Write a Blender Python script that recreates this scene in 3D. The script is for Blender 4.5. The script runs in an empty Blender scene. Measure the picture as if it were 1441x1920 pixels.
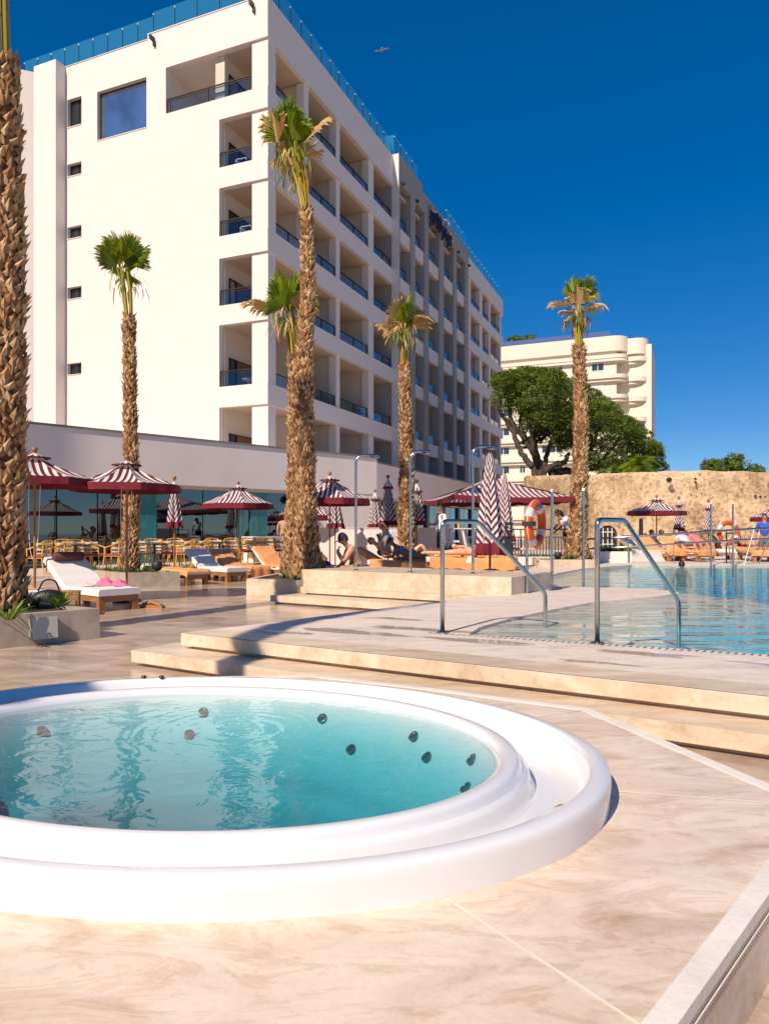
import bpy, bmesh, math, random
from mathutils import Vector, Matrix, noise
from mathutils.geometry import tessellate_polygon
sc = bpy.context.scene
R = math.radians
random.seed(7)
# ------------------------------------------------------------------ camera
F, CX, HZ, CZ = 1338.0, 720.5, 993.7, 1.3      # focal length, centre and horizon measured on the 1441x1920 photograph; eye height in metres
cam_d = bpy.data.cameras.new('camera'); cam = bpy.data.objects.new('camera', cam_d)
sc.collection.objects.link(cam); sc.camera = cam
cam.location = (0, 0, CZ); cam.rotation_euler = (R(90), 0, 0)
cam_d.sensor_fit = 'VERTICAL'; cam_d.sensor_height = 36; cam_d.sensor_width = 27
cam_d.lens = F/1920*36; cam_d.shift_y = (HZ-960)/1920; cam_d.clip_end = 3000; cam_d.clip_start = .05
# ------------------------------------------------------------------ sky and sun
SUN_EL, SX, SY = R(41), -.53, -.85
w = bpy.data.worlds.new('World'); sc.world = w; w.use_nodes = True
nt = w.node_tree; bg = nt.nodes['Background']
sky = nt.nodes.new('ShaderNodeTexSky'); sky.sky_type = 'NISHITA'; sky.sun_disc = False
sky.sun_elevation = SUN_EL; sky.sun_rotation = math.atan2(SX, SY)
sky.air_density = 1; sky.dust_density = 0; sky.ozone_density = 5.0; sky.altitude = 2500
gm = nt.nodes.new('ShaderNodeGamma'); gm.inputs[1].default_value = .7
hs = nt.nodes.new('ShaderNodeHueSaturation'); hs.inputs['Saturation'].default_value = 1.6; hs.inputs['Value'].default_value = 1.0
nt.links.new(sky.outputs[0], gm.inputs[0]); nt.links.new(gm.outputs[0], hs.inputs['Color']); hs.inputs['Hue'].default_value = .508; nt.links.new(hs.outputs[0], bg.inputs[0]); bg.inputs[1].default_value = .15
sd = bpy.data.lights.new('sun', 'SUN'); so = bpy.data.objects.new('sun', sd); sc.collection.objects.link(so)
sd.energy = 5.0; sd.angle = R(.55); sd.color = (1, .86, .70)
so.rotation_euler = Vector((SX, SY, math.tan(SUN_EL)*math.hypot(SX, SY))).to_track_quat('Z', 'Y').to_euler()
sc.view_settings.view_transform = 'Standard'; sc.view_settings.look = 'None'
sc.view_settings.exposure = .22; sc.view_settings.gamma = 1
sc.cycles.max_bounces = 8; sc.cycles.caustics_reflective = False; sc.cycles.caustics_refractive = False; sc.cycles.transparent_max_bounces = 16
# ------------------------------------------------------------------ helpers
def G(px, py, z=0.):
    Y = F*(CZ-z)/(py-HZ); return Vector(((px-CX)/F*Y, Y, z))
def PX(px, Y, z=0.): return Vector(((px-CX)/F*Y, Y, z))
def ZY(py, Y): return CZ-(py-HZ)*Y/F
def V(*a): return Vector(a)
class MB:
    def __init__(s): s.v=[]; s.f=[]; s.uv=[]; s.mi=[]; s.m=0
    def face(s, pts, uv=None):
        i=len(s.v); s.v.extend([tuple(p) for p in pts]); s.f.append(tuple(range(i,i+len(pts))))
        s.uv.append(uv if uv else [(0,0)]*len(pts)); s.mi.append(s.m)
    def box(s, a, b, T=None):
        x0,y0,z0=a; x1,y1,z1=b
        if x1<x0: x0,x1=x1,x0
        if y1<y0: y0,y1=y1,y0
        if z1<z0: z0,z1=z1,z0
        c=[V(x,y,z) for z in(z0,z1) for y in(y0,y1) for x in(x0,x1)]
        if T: c=[T(*p) for p in c]
        for q in((0,2,3,1),(4,5,7,6),(0,1,5,4),(2,6,7,3),(0,4,6,2),(1,3,7,5)): s.face([c[i] for i in q])
    def prism(s, poly, z0, z1, holes=(), bottom=True, top=True):
        P=[V(p[0],p[1],0) for p in poly]; loops=[P]+[[V(p[0],p[1],0) for p in h] for h in holes]
        fl=[p for l in loops for p in l]
        for t in tessellate_polygon(loops):
            a=[fl[i] for i in t]
            if (a[1]-a[0]).cross(a[2]-a[0]).z<0: a.reverse()
            if top: s.face([V(p.x,p.y,z1) for p in a])
            if bottom: s.face([V(p.x,p.y,z0) for p in reversed(a)])
        if z0==z1: return
        for k,l in enumerate(loops):
            ar=sum(l[i-1].x*l[i].y-l[i].x*l[i-1].y for i in range(len(l)))
            q=l if (ar>0)==(k==0) else l[::-1]
            for i in range(len(q)):
                a,b=q[i-1],q[i]; s.face([V(a.x,a.y,z0),V(b.x,b.y,z0),V(b.x,b.y,z1),V(a.x,a.y,z1)])
    def tube(s, pts, r, n=8, caps=True, u=None):
        pts=[Vector(p) for p in pts]; rs=r if isinstance(r,(list,tuple)) else [r]*len(pts); rings=[]
        N=None
        for i,p in enumerate(pts):
            t=(pts[min(i+1,len(pts)-1)]-pts[max(i-1,0)]).normalized()
            if N is None:
                N=t.orthogonal().normalized()
                if abs(t.z)<.99: N=(V(0,0,1)-t*t.z).normalized()
            else: N=(N-t*N.dot(t)).normalized()
            B=t.cross(N)
            rings.append([p+(N*math.cos(2*math.pi*k/n)+B*math.sin(2*math.pi*k/n))*rs[i] for k in range(n)])
        uv=[(u,0)]*4 if u is not None else None
        for a,b in zip(rings,rings[1:]):
            for k in range(n): s.face([a[k],a[(k+1)%n],b[(k+1)%n],b[k]],uv)
        if caps: s.face(rings[0][::-1]); s.face(rings[-1])
    def lathe(s, prof, c=(0,0,0), n=16):
        c=Vector(c); rings=[[c+V(r*math.cos(2*math.pi*k/n),r*math.sin(2*math.pi*k/n),z) for k in range(n)] for r,z in prof]
        for a,b in zip(rings,rings[1:]):
            for k in range(n): s.face([a[k],a[(k+1)%n],b[(k+1)%n],b[k]])
    def ball(s, c, r, n=10, m=6, sc3=(1,1,1)):
        c=Vector(c)
        P=lambda i,k: c+V(r*sc3[0]*math.sin(math.pi*i/m)*math.cos(2*math.pi*k/n), r*sc3[1]*math.sin(math.pi*i/m)*math.sin(2*math.pi*k/n), r*sc3[2]*math.cos(math.pi*i/m))
        for i in range(m):
            for k in range(n):
                if i==0: s.face([P(0,0),P(1,k),P(1,k+1)])
                elif i==m-1: s.face([P(i,k),P(m,0),P(i,k+1)])
                else: s.face([P(i,k),P(i+1,k),P(i+1,k+1),P(i,k+1)])
    def build(s, name, mat, parent=None, smooth=False, loc=None, merge=True):
        me=bpy.data.meshes.new(name)
        if loc is not None: L=Vector(loc); vs=[(p[0]-L.x,p[1]-L.y,p[2]-L.z) for p in s.v]
        else: vs=[tuple(p) for p in s.v]
        me.from_pydata(vs,[],s.f)
        ul=me.uv_layers.new(name='UVMap'); k=0; buf=[]
        for u in s.uv:
            for a in u: buf.extend(a)
        ul.data.foreach_set('uv',buf)
        for m in (mat if isinstance(mat,(list,tuple)) else [mat]): me.materials.append(m)
        me.polygons.foreach_set('material_index',s.mi)
        if merge or smooth:
            bm=bmesh.new(); bm.from_mesh(me); bmesh.ops.remove_doubles(bm,verts=bm.verts,dist=.0002)
            bm.to_mesh(me); bm.free()
        if smooth: me.polygons.foreach_set('use_smooth',[True]*len(me.polygons))
        o=bpy.data.objects.new(name,me); sc.collection.objects.link(o)
        if loc is not None: o.location=loc
        if parent is not None: o.parent=parent
        return o
def tag(o,label=None,cat=None,group=None,kind=None):
    for k,v in(('label',label),('category',cat),('group',group),('kind',kind)):
        if v: o[k]=v
    return o
def empty(name,loc=(0,0,0),rz=0,label=None,cat=None,group=None):
    o=bpy.data.objects.new(name,None); sc.collection.objects.link(o); o.location=loc; o.rotation_euler=(0,0,rz)
    return tag(o,label,cat,group)
def kids(o): return [c for c in bpy.data.objects if c.parent==o]
def copy_tree(o,parent=None,mats=None):
    c=o.copy(); sc.collection.objects.link(c); c.parent=parent
    for ch in kids(o): copy_tree(ch,c)
    return c
def struct(o): o['kind']='structure'; return o
def curve_pts(P,n):
    P=[Vector(p) for p in P]; out=[]
    for i in range(len(P)-1):
        p0=P[max(0,i-1)];p1=P[i];p2=P[i+1];p3=P[min(len(P)-1,i+2)]
        for k in range(n):
            t=k/n; out.append(.5*((2*p1)+(p2-p0)*t+(2*p0-5*p1+4*p2-p3)*t*t+(3*p1-p0-3*p2+p3)*t**3))
    return out+[P[-1]]
# ------------------------------------------------------------------ materials
def newmat(name):
    m=bpy.data.materials.new(name); m.use_nodes=True; nt=m.node_tree
    return m,nt,nt.nodes['Principled BSDF'],nt.nodes,nt.links
def ramp(nd,stops):
    r=nd.new('ShaderNodeValToRGB'); e=r.color_ramp.elements
    while len(e)<len(stops): e.new(.5)
    for x,(p,c) in zip(e,stops): x.position=p; x.color=(*c,1)
    return r
def mul(c,k): return tuple(min(1,x*k) for x in c)
def mat(name,c,rough=.6,var=.12,scale=6.,bump=0.,bscale=60.,metal=0.,coat=0.,stretch=None,rand=0.):
    m,nt,b,nd,ln=newmat(name)
    tc=nd.new('ShaderNodeTexCoord'); src=tc.outputs['Object']
    if stretch:
        mp=nd.new('ShaderNodeMapping'); mp.inputs['Scale'].default_value=stretch; ln.new(src,mp.inputs[0]); src=mp.outputs[0]
    n=nd.new('ShaderNodeTexNoise'); n.inputs['Scale'].default_value=scale; n.inputs['Detail'].default_value=6; ln.new(src,n.inputs['Vector'])
    r=ramp(nd,[(.3,mul(c,1-var)),(.7,mul(c,1+var))]); ln.new(n.outputs['Fac'],r.inputs[0]); col=r.outputs[0]
    if rand:
        oi=nd.new('ShaderNodeObjectInfo'); h=nd.new('ShaderNodeHueSaturation'); mr=nd.new('ShaderNodeMapRange')
        mr.inputs['To Min'].default_value=1-rand; mr.inputs['To Max'].default_value=1+rand
        ln.new(oi.outputs['Random'],mr.inputs[0]); ln.new(mr.outputs[0],h.inputs['Value']); ln.new(col,h.inputs['Color']); col=h.outputs[0]
    ln.new(col,b.inputs['Base Color']); b.inputs['Roughness'].default_value=rough; b.inputs['Metallic'].default_value=metal
    if coat: b.inputs['Coat Weight'].default_value=coat; b.inputs['Coat Roughness'].default_value=.08
    if bump:
        n2=nd.new('ShaderNodeTexNoise'); n2.inputs['Scale'].default_value=bscale; n2.inputs['Detail'].default_value=4; ln.new(src,n2.inputs['Vector'])
        bp=nd.new('ShaderNodeBump'); bp.inputs['Strength'].default_value=bump; bp.inputs['Distance'].default_value=.02
        ln.new(n2.outputs['Fac'],bp.inputs['Height']); ln.new(bp.outputs[0],b.inputs['Normal'])
    return m
def stone(name,c1,c2,c3,rot=-31.,bw=1.2,bh=.6,mortar=.004,rough=.35,joint=(.6,.5,.4),tilevar=.1,vrot=20,vs=1.0,rvar=.2,st=(.55,2.6),vein=.4,wisp=.7):
    m,nt,b,nd,ln=newmat(name)
    tc=nd.new('ShaderNodeTexCoord')
    mp=nd.new('ShaderNodeMapping'); mp.inputs['Rotation'].default_value=(0,0,R(vrot)); mp.inputs['Scale'].default_value=(st[0]*vs,st[1]*vs,1.5*vs); ln.new(tc.outputs['Object'],mp.inputs[0])
    n=nd.new('ShaderNodeTexNoise'); n.inputs['Scale'].default_value=1.6; n.inputs['Detail'].default_value=9; n.inputs['Roughness'].default_value=.62; n.inputs['Distortion'].default_value=.9; ln.new(mp.outputs[0],n.inputs['Vector'])
    r=ramp(nd,[(.28,c3),(.45,c2),(.58,c1),(.75,mul(c1,1.06))]); ln.new(n.outputs['Fac'],r.inputs[0]); col=r.outputs[0]
    n3=nd.new('ShaderNodeTexNoise'); n3.inputs['Scale'].default_value=55; n3.inputs['Detail'].default_value=5; ln.new(tc.outputs['Object'],n3.inputs['Vector'])
    r3=ramp(nd,[(.30,(.80,.78,.76)),(.5,(1,1,1))]); ln.new(n3.outputs['Fac'],r3.inputs[0])
    mx=nd.new('ShaderNodeMixRGB'); mx.blend_type='MULTIPLY'; mx.inputs[0].default_value=.3; ln.new(col,mx.inputs[1]); ln.new(r3.outputs[0],mx.inputs[2]); col=mx.outputs[0]
    n4=nd.new('ShaderNodeTexNoise'); n4.inputs['Scale'].default_value=2.1; n4.inputs['Detail'].default_value=8; n4.inputs['Distortion'].default_value=1.4; ln.new(tc.outputs['Object'],n4.inputs['Vector'])
    r4=ramp(nd,[(.487,(1,1,1)),(.5,(.78,.68,.58)),(.513,(1,1,1))]); ln.new(n4.outputs['Fac'],r4.inputs[0])
    mv=nd.new('ShaderNodeMixRGB'); mv.blend_type='MULTIPLY'; mv.inputs[0].default_value=vein; ln.new(col,mv.inputs[1]); ln.new(r4.outputs[0],mv.inputs[2]); col=mv.outputs[0]
    mw=nd.new('ShaderNodeMapping'); mw.inputs['Rotation'].default_value=(0,0,R(vrot+6)); mw.inputs['Scale'].default_value=(1.2*vs,3.2*vs,2.5*vs); ln.new(tc.outputs['Object'],mw.inputs[0])
    nw=nd.new('ShaderNodeTexNoise'); nw.inputs['Scale'].default_value=1.3; nw.inputs['Detail'].default_value=10; nw.inputs['Roughness'].default_value=.7; nw.inputs['Distortion'].default_value=2.2; ln.new(mw.outputs[0],nw.inputs['Vector'])
    rw=ramp(nd,[(.50,(1,1,1)),(.60,(.86,.80,.73)),(.66,(.97,.95,.93)),(.74,(.80,.71,.62))]); ln.new(nw.outputs['Fac'],rw.inputs[0])
    mq=nd.new('ShaderNodeMixRGB'); mq.blend_type='MULTIPLY'; mq.inputs[0].default_value=wisp; ln.new(col,mq.inputs[1]); ln.new(rw.outputs[0],mq.inputs[2]); col=mq.outputs[0]
    if bw:
        m2=nd.new('ShaderNodeMapping'); m2.inputs['Rotation'].default_value=(0,0,R(rot)); ln.new(tc.outputs['Object'],m2.inputs[0])
        br=nd.new('ShaderNodeTexBrick'); br.inputs['Scale'].default_value=1; br.inputs['Brick Width'].default_value=bw; br.inputs['Row Height'].default_value=bh
        br.inputs['Mortar Size'].default_value=mortar; br.inputs['Mortar Smooth'].default_value=.1; br.inputs['Bias'].default_value=0
        br.inputs['Color1'].default_value=(1-tilevar,1-tilevar,1-tilevar,1); br.inputs['Color2'].default_value=(1,1,1,1); br.inputs['Mortar'].default_value=(1,1,1,1)
        ln.new(m2.outputs[0],br.inputs['Vector'])
        a=nd.new('ShaderNodeMixRGB'); a.blend_type='MULTIPLY'; a.inputs[0].default_value=1; ln.new(col,a.inputs[1]); ln.new(br.outputs['Color'],a.inputs[2])
        j=nd.new('ShaderNodeMixRGB'); ln.new(br.outputs['Fac'],j.inputs[0]); ln.new(a.outputs[0],j.inputs[1]); j.inputs[2].default_value=(*joint,1); col=j.outputs[0]
    ln.new(col,b.inputs['Base Color'])
    mr=nd.new('ShaderNodeMapRange'); mr.inputs['To Min'].default_value=rough-rvar*.5; mr.inputs['To Max'].default_value=rough+rvar*.5; ln.new(n.outputs['Fac'],mr.inputs[0]); ln.new(mr.outputs[0],b.inputs['Roughness'])
    bp=nd.new('ShaderNodeBump'); bp.inputs['Strength'].default_value=.05; bp.inputs['Distance'].default_value=.01; ln.new(n3.outputs['Fac'],bp.inputs['Height']); ln.new(bp.outputs[0],b.inputs['Normal'])
    return m
def stripe(name,ca,cb,period,axis=0,rough=.8,duty=.5):
    m,nt,b,nd,ln=newmat(name)
    uv=nd.new('ShaderNodeUVMap'); uv.uv_map='UVMap'; sp=nd.new('ShaderNodeSeparateXYZ'); ln.new(uv.outputs[0],sp.inputs[0])
    d=nd.new('ShaderNodeMath'); d.operation='DIVIDE'; ln.new(sp.outputs[axis],d.inputs[0]); d.inputs[1].default_value=period
    a=nd.new('ShaderNodeMath'); a.operation='ADD'; ln.new(d.outputs[0],a.inputs[0]); a.inputs[1].default_value=100.25
    f=nd.new('ShaderNodeMath'); f.operation='FRACT'; ln.new(a.outputs[0],f.inputs[0])
    g=nd.new('ShaderNodeMath'); g.operation='GREATER_THAN'; ln.new(f.outputs[0],g.inputs[0]); g.inputs[1].default_value=duty
    mx=nd.new('ShaderNodeMixRGB'); ln.new(g.outputs[0],mx.inputs[0]); mx.inputs[1].default_value=(*ca,1); mx.inputs[2].default_value=(*cb,1)
    n=nd.new('ShaderNodeTexNoise'); n.inputs['Scale'].default_value=5; r=ramp(nd,[(.3,(.88,.88,.88)),(.7,(1,1,1))]); ln.new(n.outputs[0],r.inputs[0])
    tc=nd.new('ShaderNodeTexCoord'); ln.new(tc.outputs['Object'],n.inputs['Vector'])
    q=nd.new('ShaderNodeMixRGB'); q.blend_type='MULTIPLY'; q.inputs[0].default_value=1; ln.new(mx.outputs[0],q.inputs[1]); ln.new(r.outputs[0],q.inputs[2])
    ln.new(q.outputs[0],b.inputs['Base Color']); b.inputs['Roughness'].default_value=rough
    # thin fabric lets a little light through
    tr=nd.new('ShaderNodeBsdfTranslucent'); ln.new(q.outputs[0],tr.inputs[0]); ms=nd.new('ShaderNodeMixShader'); ms.inputs[0].default_value=.25
    ln.new(b.outputs[0],ms.inputs[1]); ln.new(tr.outputs[0],ms.inputs[2]); ln.new(ms.outputs[0],nd['Material Output'].inputs[0])
    return m
def uvramp(name,stops,rough=.8,transl=0.,noisy=0.):
    m,nt,b,nd,ln=newmat(name)
    uv=nd.new('ShaderNodeUVMap'); uv.uv_map='UVMap'; sp=nd.new('ShaderNodeSeparateXYZ'); ln.new(uv.outputs[0],sp.inputs[0])
    r=ramp(nd,stops); ln.new(sp.outputs[0],r.inputs[0]); col=r.outputs[0]
    if noisy:
        tc=nd.new('ShaderNodeTexCoord'); n=nd.new('ShaderNodeTexNoise'); n.inputs['Scale'].default_value=noisy; n.inputs['Detail'].default_value=6; ln.new(tc.outputs['Object'],n.inputs['Vector'])
        r2=ramp(nd,[(.3,(.5,.47,.45)),(.65,(1.,1.,1.))]); ln.new(n.outputs[0],r2.inputs[0])
        q=nd.new('ShaderNodeMixRGB'); q.blend_type='MULTIPLY'; q.inputs[0].default_value=.8; ln.new(col,q.inputs[1]); ln.new(r2.outputs[0],q.inputs[2]); col=q.outputs[0]
    ln.new(col,b.inputs['Base Color']); b.inputs['Roughness'].default_value=rough
    if transl:
        tr=nd.new('ShaderNodeBsdfTranslucent'); ln.new(col,tr.inputs[0]); ms=nd.new('ShaderNodeMixShader'); ms.inputs[0].default_value=transl
        ln.new(b.outputs[0],ms.inputs[1]); ln.new(tr.outputs[0],ms.inputs[2]); ln.new(ms.outputs[0],nd['Material Output'].inputs[0])
    return m
def glassmat(name,tint,refl=.12,gloss=(1,1,1),rough=.01,ior=1.45):
    m,nt,b,nd,ln=newmat(name); nd.remove(b)
    t=nd.new('ShaderNodeBsdfTransparent'); t.inputs[0].default_value=(*tint,1)
    g=nd.new('ShaderNodeBsdfGlossy'); g.inputs[0].default_value=(*gloss,1); g.inputs['Roughness'].default_value=rough
    fr=nd.new('ShaderNodeFresnel')
    ge=nd.new('ShaderNodeNewGeometry'); mi=nd.new('ShaderNodeMapRange'); mi.inputs['To Min'].default_value=ior; mi.inputs['To Max'].default_value=1/ior; ln.new(ge.outputs['Backfacing'],mi.inputs[0]); ln.new(mi.outputs[0],fr.inputs[0])
    a=nd.new('ShaderNodeMath'); a.operation='ADD'; a.use_clamp=True; ln.new(fr.outputs[0],a.inputs[0]); a.inputs[1].default_value=refl
    ms=nd.new('ShaderNodeMixShader'); ln.new(a.outputs[0],ms.inputs[0]); ln.new(t.outputs[0],ms.inputs[1]); ln.new(g.outputs[0],ms.inputs[2])
    ln.new(ms.outputs[0],nd['Material Output'].inputs[0]); return m
def water(name,tint,scale,stretch,strength,dist=.02,rot=0.,detail=3.,boost=0.,ring=None):
    m,nt,b,nd,ln=newmat(name); nd.remove(b)
    tc=nd.new('ShaderNodeTexCoord'); mp=nd.new('ShaderNodeMapping'); mp.inputs['Scale'].default_value=stretch; mp.inputs['Rotation'].default_value=(0,0,R(rot)); ln.new(tc.outputs['Object'],mp.inputs[0])
    n=nd.new('ShaderNodeTexNoise'); n.inputs['Scale'].default_value=scale; n.inputs['Detail'].default_value=detail; n.inputs['Distortion'].default_value=.6; ln.new(mp.outputs[0],n.inputs['Vector'])
    hgt=n.outputs['Fac']
    if ring:
        m2=nd.new('ShaderNodeMapping'); m2.vector_type='POINT'; m2.inputs['Location'].default_value=(-ring[0],-ring[1],0); ln.new(tc.outputs['Object'],m2.inputs[0])
        wv=nd.new('ShaderNodeTexWave'); wv.wave_type='RINGS'; wv.rings_direction='SPHERICAL'; wv.inputs['Scale'].default_value=5.5; wv.inputs['Distortion'].default_value=2.5; wv.inputs['Detail'].default_value=2; ln.new(m2.outputs[0],wv.inputs['Vector'])
        ln_=nd.new('ShaderNodeVectorMath'); ln_.operation='LENGTH'; ln.new(m2.outputs[0],ln_.inputs[0])
        mr=nd.new('ShaderNodeMapRange'); mr.inputs['From Min'].default_value=.15; mr.inputs['From Max'].default_value=.75; mr.inputs['To Min'].default_value=.35; mr.inputs['To Max'].default_value=0; ln.new(ln_.outputs['Value'],mr.inputs[0])
        mm=nd.new('ShaderNodeMath'); mm.operation='MULTIPLY'; ln.new(wv.outputs['Fac'],mm.inputs[0]); ln.new(mr.outputs[0],mm.inputs[1])
        ad=nd.new('ShaderNodeMath'); ad.operation='ADD'; ln.new(hgt,ad.inputs[0]); ln.new(mm.outputs[0],ad.inputs[1]); hgt=ad.outputs[0]
    bp=nd.new('ShaderNodeBump'); bp.inputs['Strength'].default_value=strength; bp.inputs['Distance'].default_value=dist; ln.new(hgt,bp.inputs['Height'])
    t=nd.new('ShaderNodeBsdfTransparent'); t.inputs[0].default_value=(*tint,1)
    g=nd.new('ShaderNodeBsdfGlossy'); g.inputs['Roughness'].default_value=.015; ln.new(bp.outputs[0],g.inputs['Normal'])
    fr=nd.new('ShaderNodeFresnel'); ln.new(bp.outputs[0],fr.inputs['Normal'])
    ge=nd.new('ShaderNodeNewGeometry'); mi=nd.new('ShaderNodeMapRange'); mi.inputs['To Min'].default_value=1.333; mi.inputs['To Max'].default_value=.75; ln.new(ge.outputs['Backfacing'],mi.inputs[0]); ln.new(mi.outputs[0],fr.inputs[0])   # same reflectance from above and below: the surface does not bend light
    a=nd.new('ShaderNodeMath'); a.operation='ADD'; a.use_clamp=True; ln.new(fr.outputs[0],a.inputs[0]); a.inputs[1].default_value=boost
    ms=nd.new('ShaderNodeMixShader'); ln.new(a.outputs[0],ms.inputs[0]); ln.new(t.outputs[0],ms.inputs[1]); ln.new(g.outputs[0],ms.inputs[2])
    ln.new(ms.outputs[0],nd['Material Output'].inputs[0]); return m

M_TERR=stone('travertine terrace',(.68,.53,.415),(.56,.425,.32),(.40,.29,.205),rot=31,bw=1.2,bh=.6,rough=.2,tilevar=.3,vrot=31,joint=(.36,.27,.2),st=(.9,1.7),mortar=.006)
M_STEP=stone('travertine step',(.74,.60,.45),(.66,.51,.36),(.52,.38,.25),rot=31,bw=1.2,bh=9,rough=.45,tilevar=.1,vrot=31,joint=(.6,.5,.4))
M_DECK=stone('pale stone deck',(.79,.67,.575),(.73,.61,.52),(.63,.51,.42),rot=27,bw=1.8,bh=.9,rough=.6,tilevar=.06,vrot=27,vs=1.4,joint=(.60,.53,.48))
M_TUBDECK=stone('rose beige stone slab',(.80,.655,.525),(.72,.57,.44),(.54,.40,.285),bw=0,rough=.40,vrot=-24,vs=1.5,st=(.7,1.7),vein=.12,wisp=1.)
M_EDGE=mat('pale edging stone',(.80,.72,.64),.5,.08,8,.1,50)
M_PLANT=stone('planter stone',(.50,.42,.335),(.44,.36,.28),(.34,.27,.21),rot=40,bw=3,bh=9,rough=.5,vrot=50,joint=(.4,.34,.28))
M_WHITE=mat('white render',(.74,.655,.605),.85,.02,1.2,.06,90)
M_WING=mat('wing render',(.82,.72,.65),.9,.03,.8,.25,25)
M_GREYR=mat('grey beige render',(.34,.31,.29),.85,.03,1.5,.05,90)
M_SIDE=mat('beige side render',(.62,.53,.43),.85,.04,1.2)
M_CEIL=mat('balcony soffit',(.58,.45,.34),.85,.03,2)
M_METAL=mat('brushed steel',(.46,.46,.45),.2,.04,20,metal=1.)
M_DKMETAL=mat('dark bronze metal',(.045,.042,.04),.4,.1,10,metal=.6)
M_BLACK=mat('black plastic',(.02,.02,.022),.5,.1,10)
M_PANE=mat('dark window pane',(.02,.028,.034),.04,.1,1.,coat=1.)
M_SKYPANE=mat('cloud mottled window pane',(.50,.55,.60),.03,.45,.55,metal=.9)  # broad mottling in the colour stands in for reflected clouds
M_CURT=mat('curtain behind glass',(.30,.24,.18),.9,.2,12,stretch=(6,6,.3))
M_RAILG=glassmat('balcony glass',(.55,.66,.74),.06,(.8,.9,1))
M_ROOFG=glassmat('rooftop glass',(.66,.86,.95),.10,(.8,.97,1),.05)
def haze_glass(m,col,fac):
    nd,ln=m.node_tree.nodes,m.node_tree.links; out=nd['Material Output']; src=out.inputs[0].links[0].from_socket
    d=nd.new('ShaderNodeBsdfDiffuse'); d.inputs[0].default_value=(*col,1); t=nd.new('ShaderNodeBsdfTranslucent'); t.inputs[0].default_value=(*col,1)
    a=nd.new('ShaderNodeMixShader'); a.inputs[0].default_value=.5; ln.new(d.outputs[0],a.inputs[1]); ln.new(t.outputs[0],a.inputs[2])
    b=nd.new('ShaderNodeMixShader'); b.inputs[0].default_value=fac; ln.new(src,b.inputs[1]); ln.new(a.outputs[0],b.inputs[2]); ln.new(b.outputs[0],out.inputs[0])
haze_glass(M_ROOFG,(.10,.55,.75),.30)
M_WOOD=mat('warm teak',(.33,.145,.05),.5,.3,5,.1,40,stretch=(1,8,8))
M_WOODD=mat('pole wood',(.30,.135,.045),.45,.25,6,stretch=(6,6,1))
M_MATT=mat('white canvas mattress',(.74,.71,.68),.9,.04,14,.2,70)
M_TOWEL=mat('apricot towel',(.82,.36,.13),.95,.1,9,.5,160,rand=.08)
M_RED=mat('crimson valance',(.16,.006,.018),.8,.12,8)
M_STR=stripe('parasol stripe',(.84,.80,.80),(.14,.018,.03),.112)
M_STRB=stripe('parasol stripe fine',(.80,.74,.74),(.27,.05,.06),.15)
M_CHEV=stripe('folded stripe',(.84,.80,.80),(.15,.018,.028),.15)
M_BAMB=mat('yellow bamboo',(.68,.38,.07),.4,.2,12)
M_SEAT=stripe('chair seat stripe',(.75,.7,.68),(.45,.03,.04),.09)
M_BACK=stripe('chair back weave',(.74,.70,.66),(.36,.23,.11),.13,axis=1)
M_TABLE=mat('dark table top',(.035,.025,.022),.35,.15,8)
M_ACRYL=mat('white gloss acrylic',(.74,.73,.735),.2,.01,2,coat=.6)
M_SHELL=mat('submerged white acrylic',(.80,.80,.79),.6,.02,3)
M_JET=mat('jet chrome',(.13,.19,.19),.35,.1,20,metal=.5)
M_LEAF=uvramp('palm leaf green',[(0,(.06,.12,.010)),(.5,(.22,.31,.018)),(1,(.44,.47,.035))],.5,.4)
M_DEAD=uvramp('dead palm leaf',[(0,(.26,.15,.06)),(.5,(.55,.34,.13)),(1,(.72,.52,.26))],.8,.2)
M_PETI=uvramp('palm petiole',[(0,(.30,.25,.02)),(.6,(.45,.32,.03)),(1,(.46,.20,.03))],.5)
M_TRUNK=uvramp('palm trunk fibre',[(0,(.12,.055,.022)),(.3,(.31,.14,.052)),(.7,(.50,.265,.11)),(1,(.68,.46,.25))],.9,noisy=22)
M_PINE=uvramp('pine needles',[(0,(.02,.045,.004)),(.5,(.10,.155,.010)),(1,(.26,.32,.022))],.6,.3)
M_BARK=mat('pine bark',(.075,.055,.045),.9,.35,6,.8,20)
M_GRASSY=uvramp('strap leaves',[(0,(.04,.09,.01)),(.5,(.17,.27,.03)),(1,(.42,.46,.10))],.5,.25)
M_SOIL=mat('soil',(.06,.045,.03),1,.3,15)
M_APT=mat('cream apartment render',(.72,.64,.52),.85,.04,.4)
M_OLD=None
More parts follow.
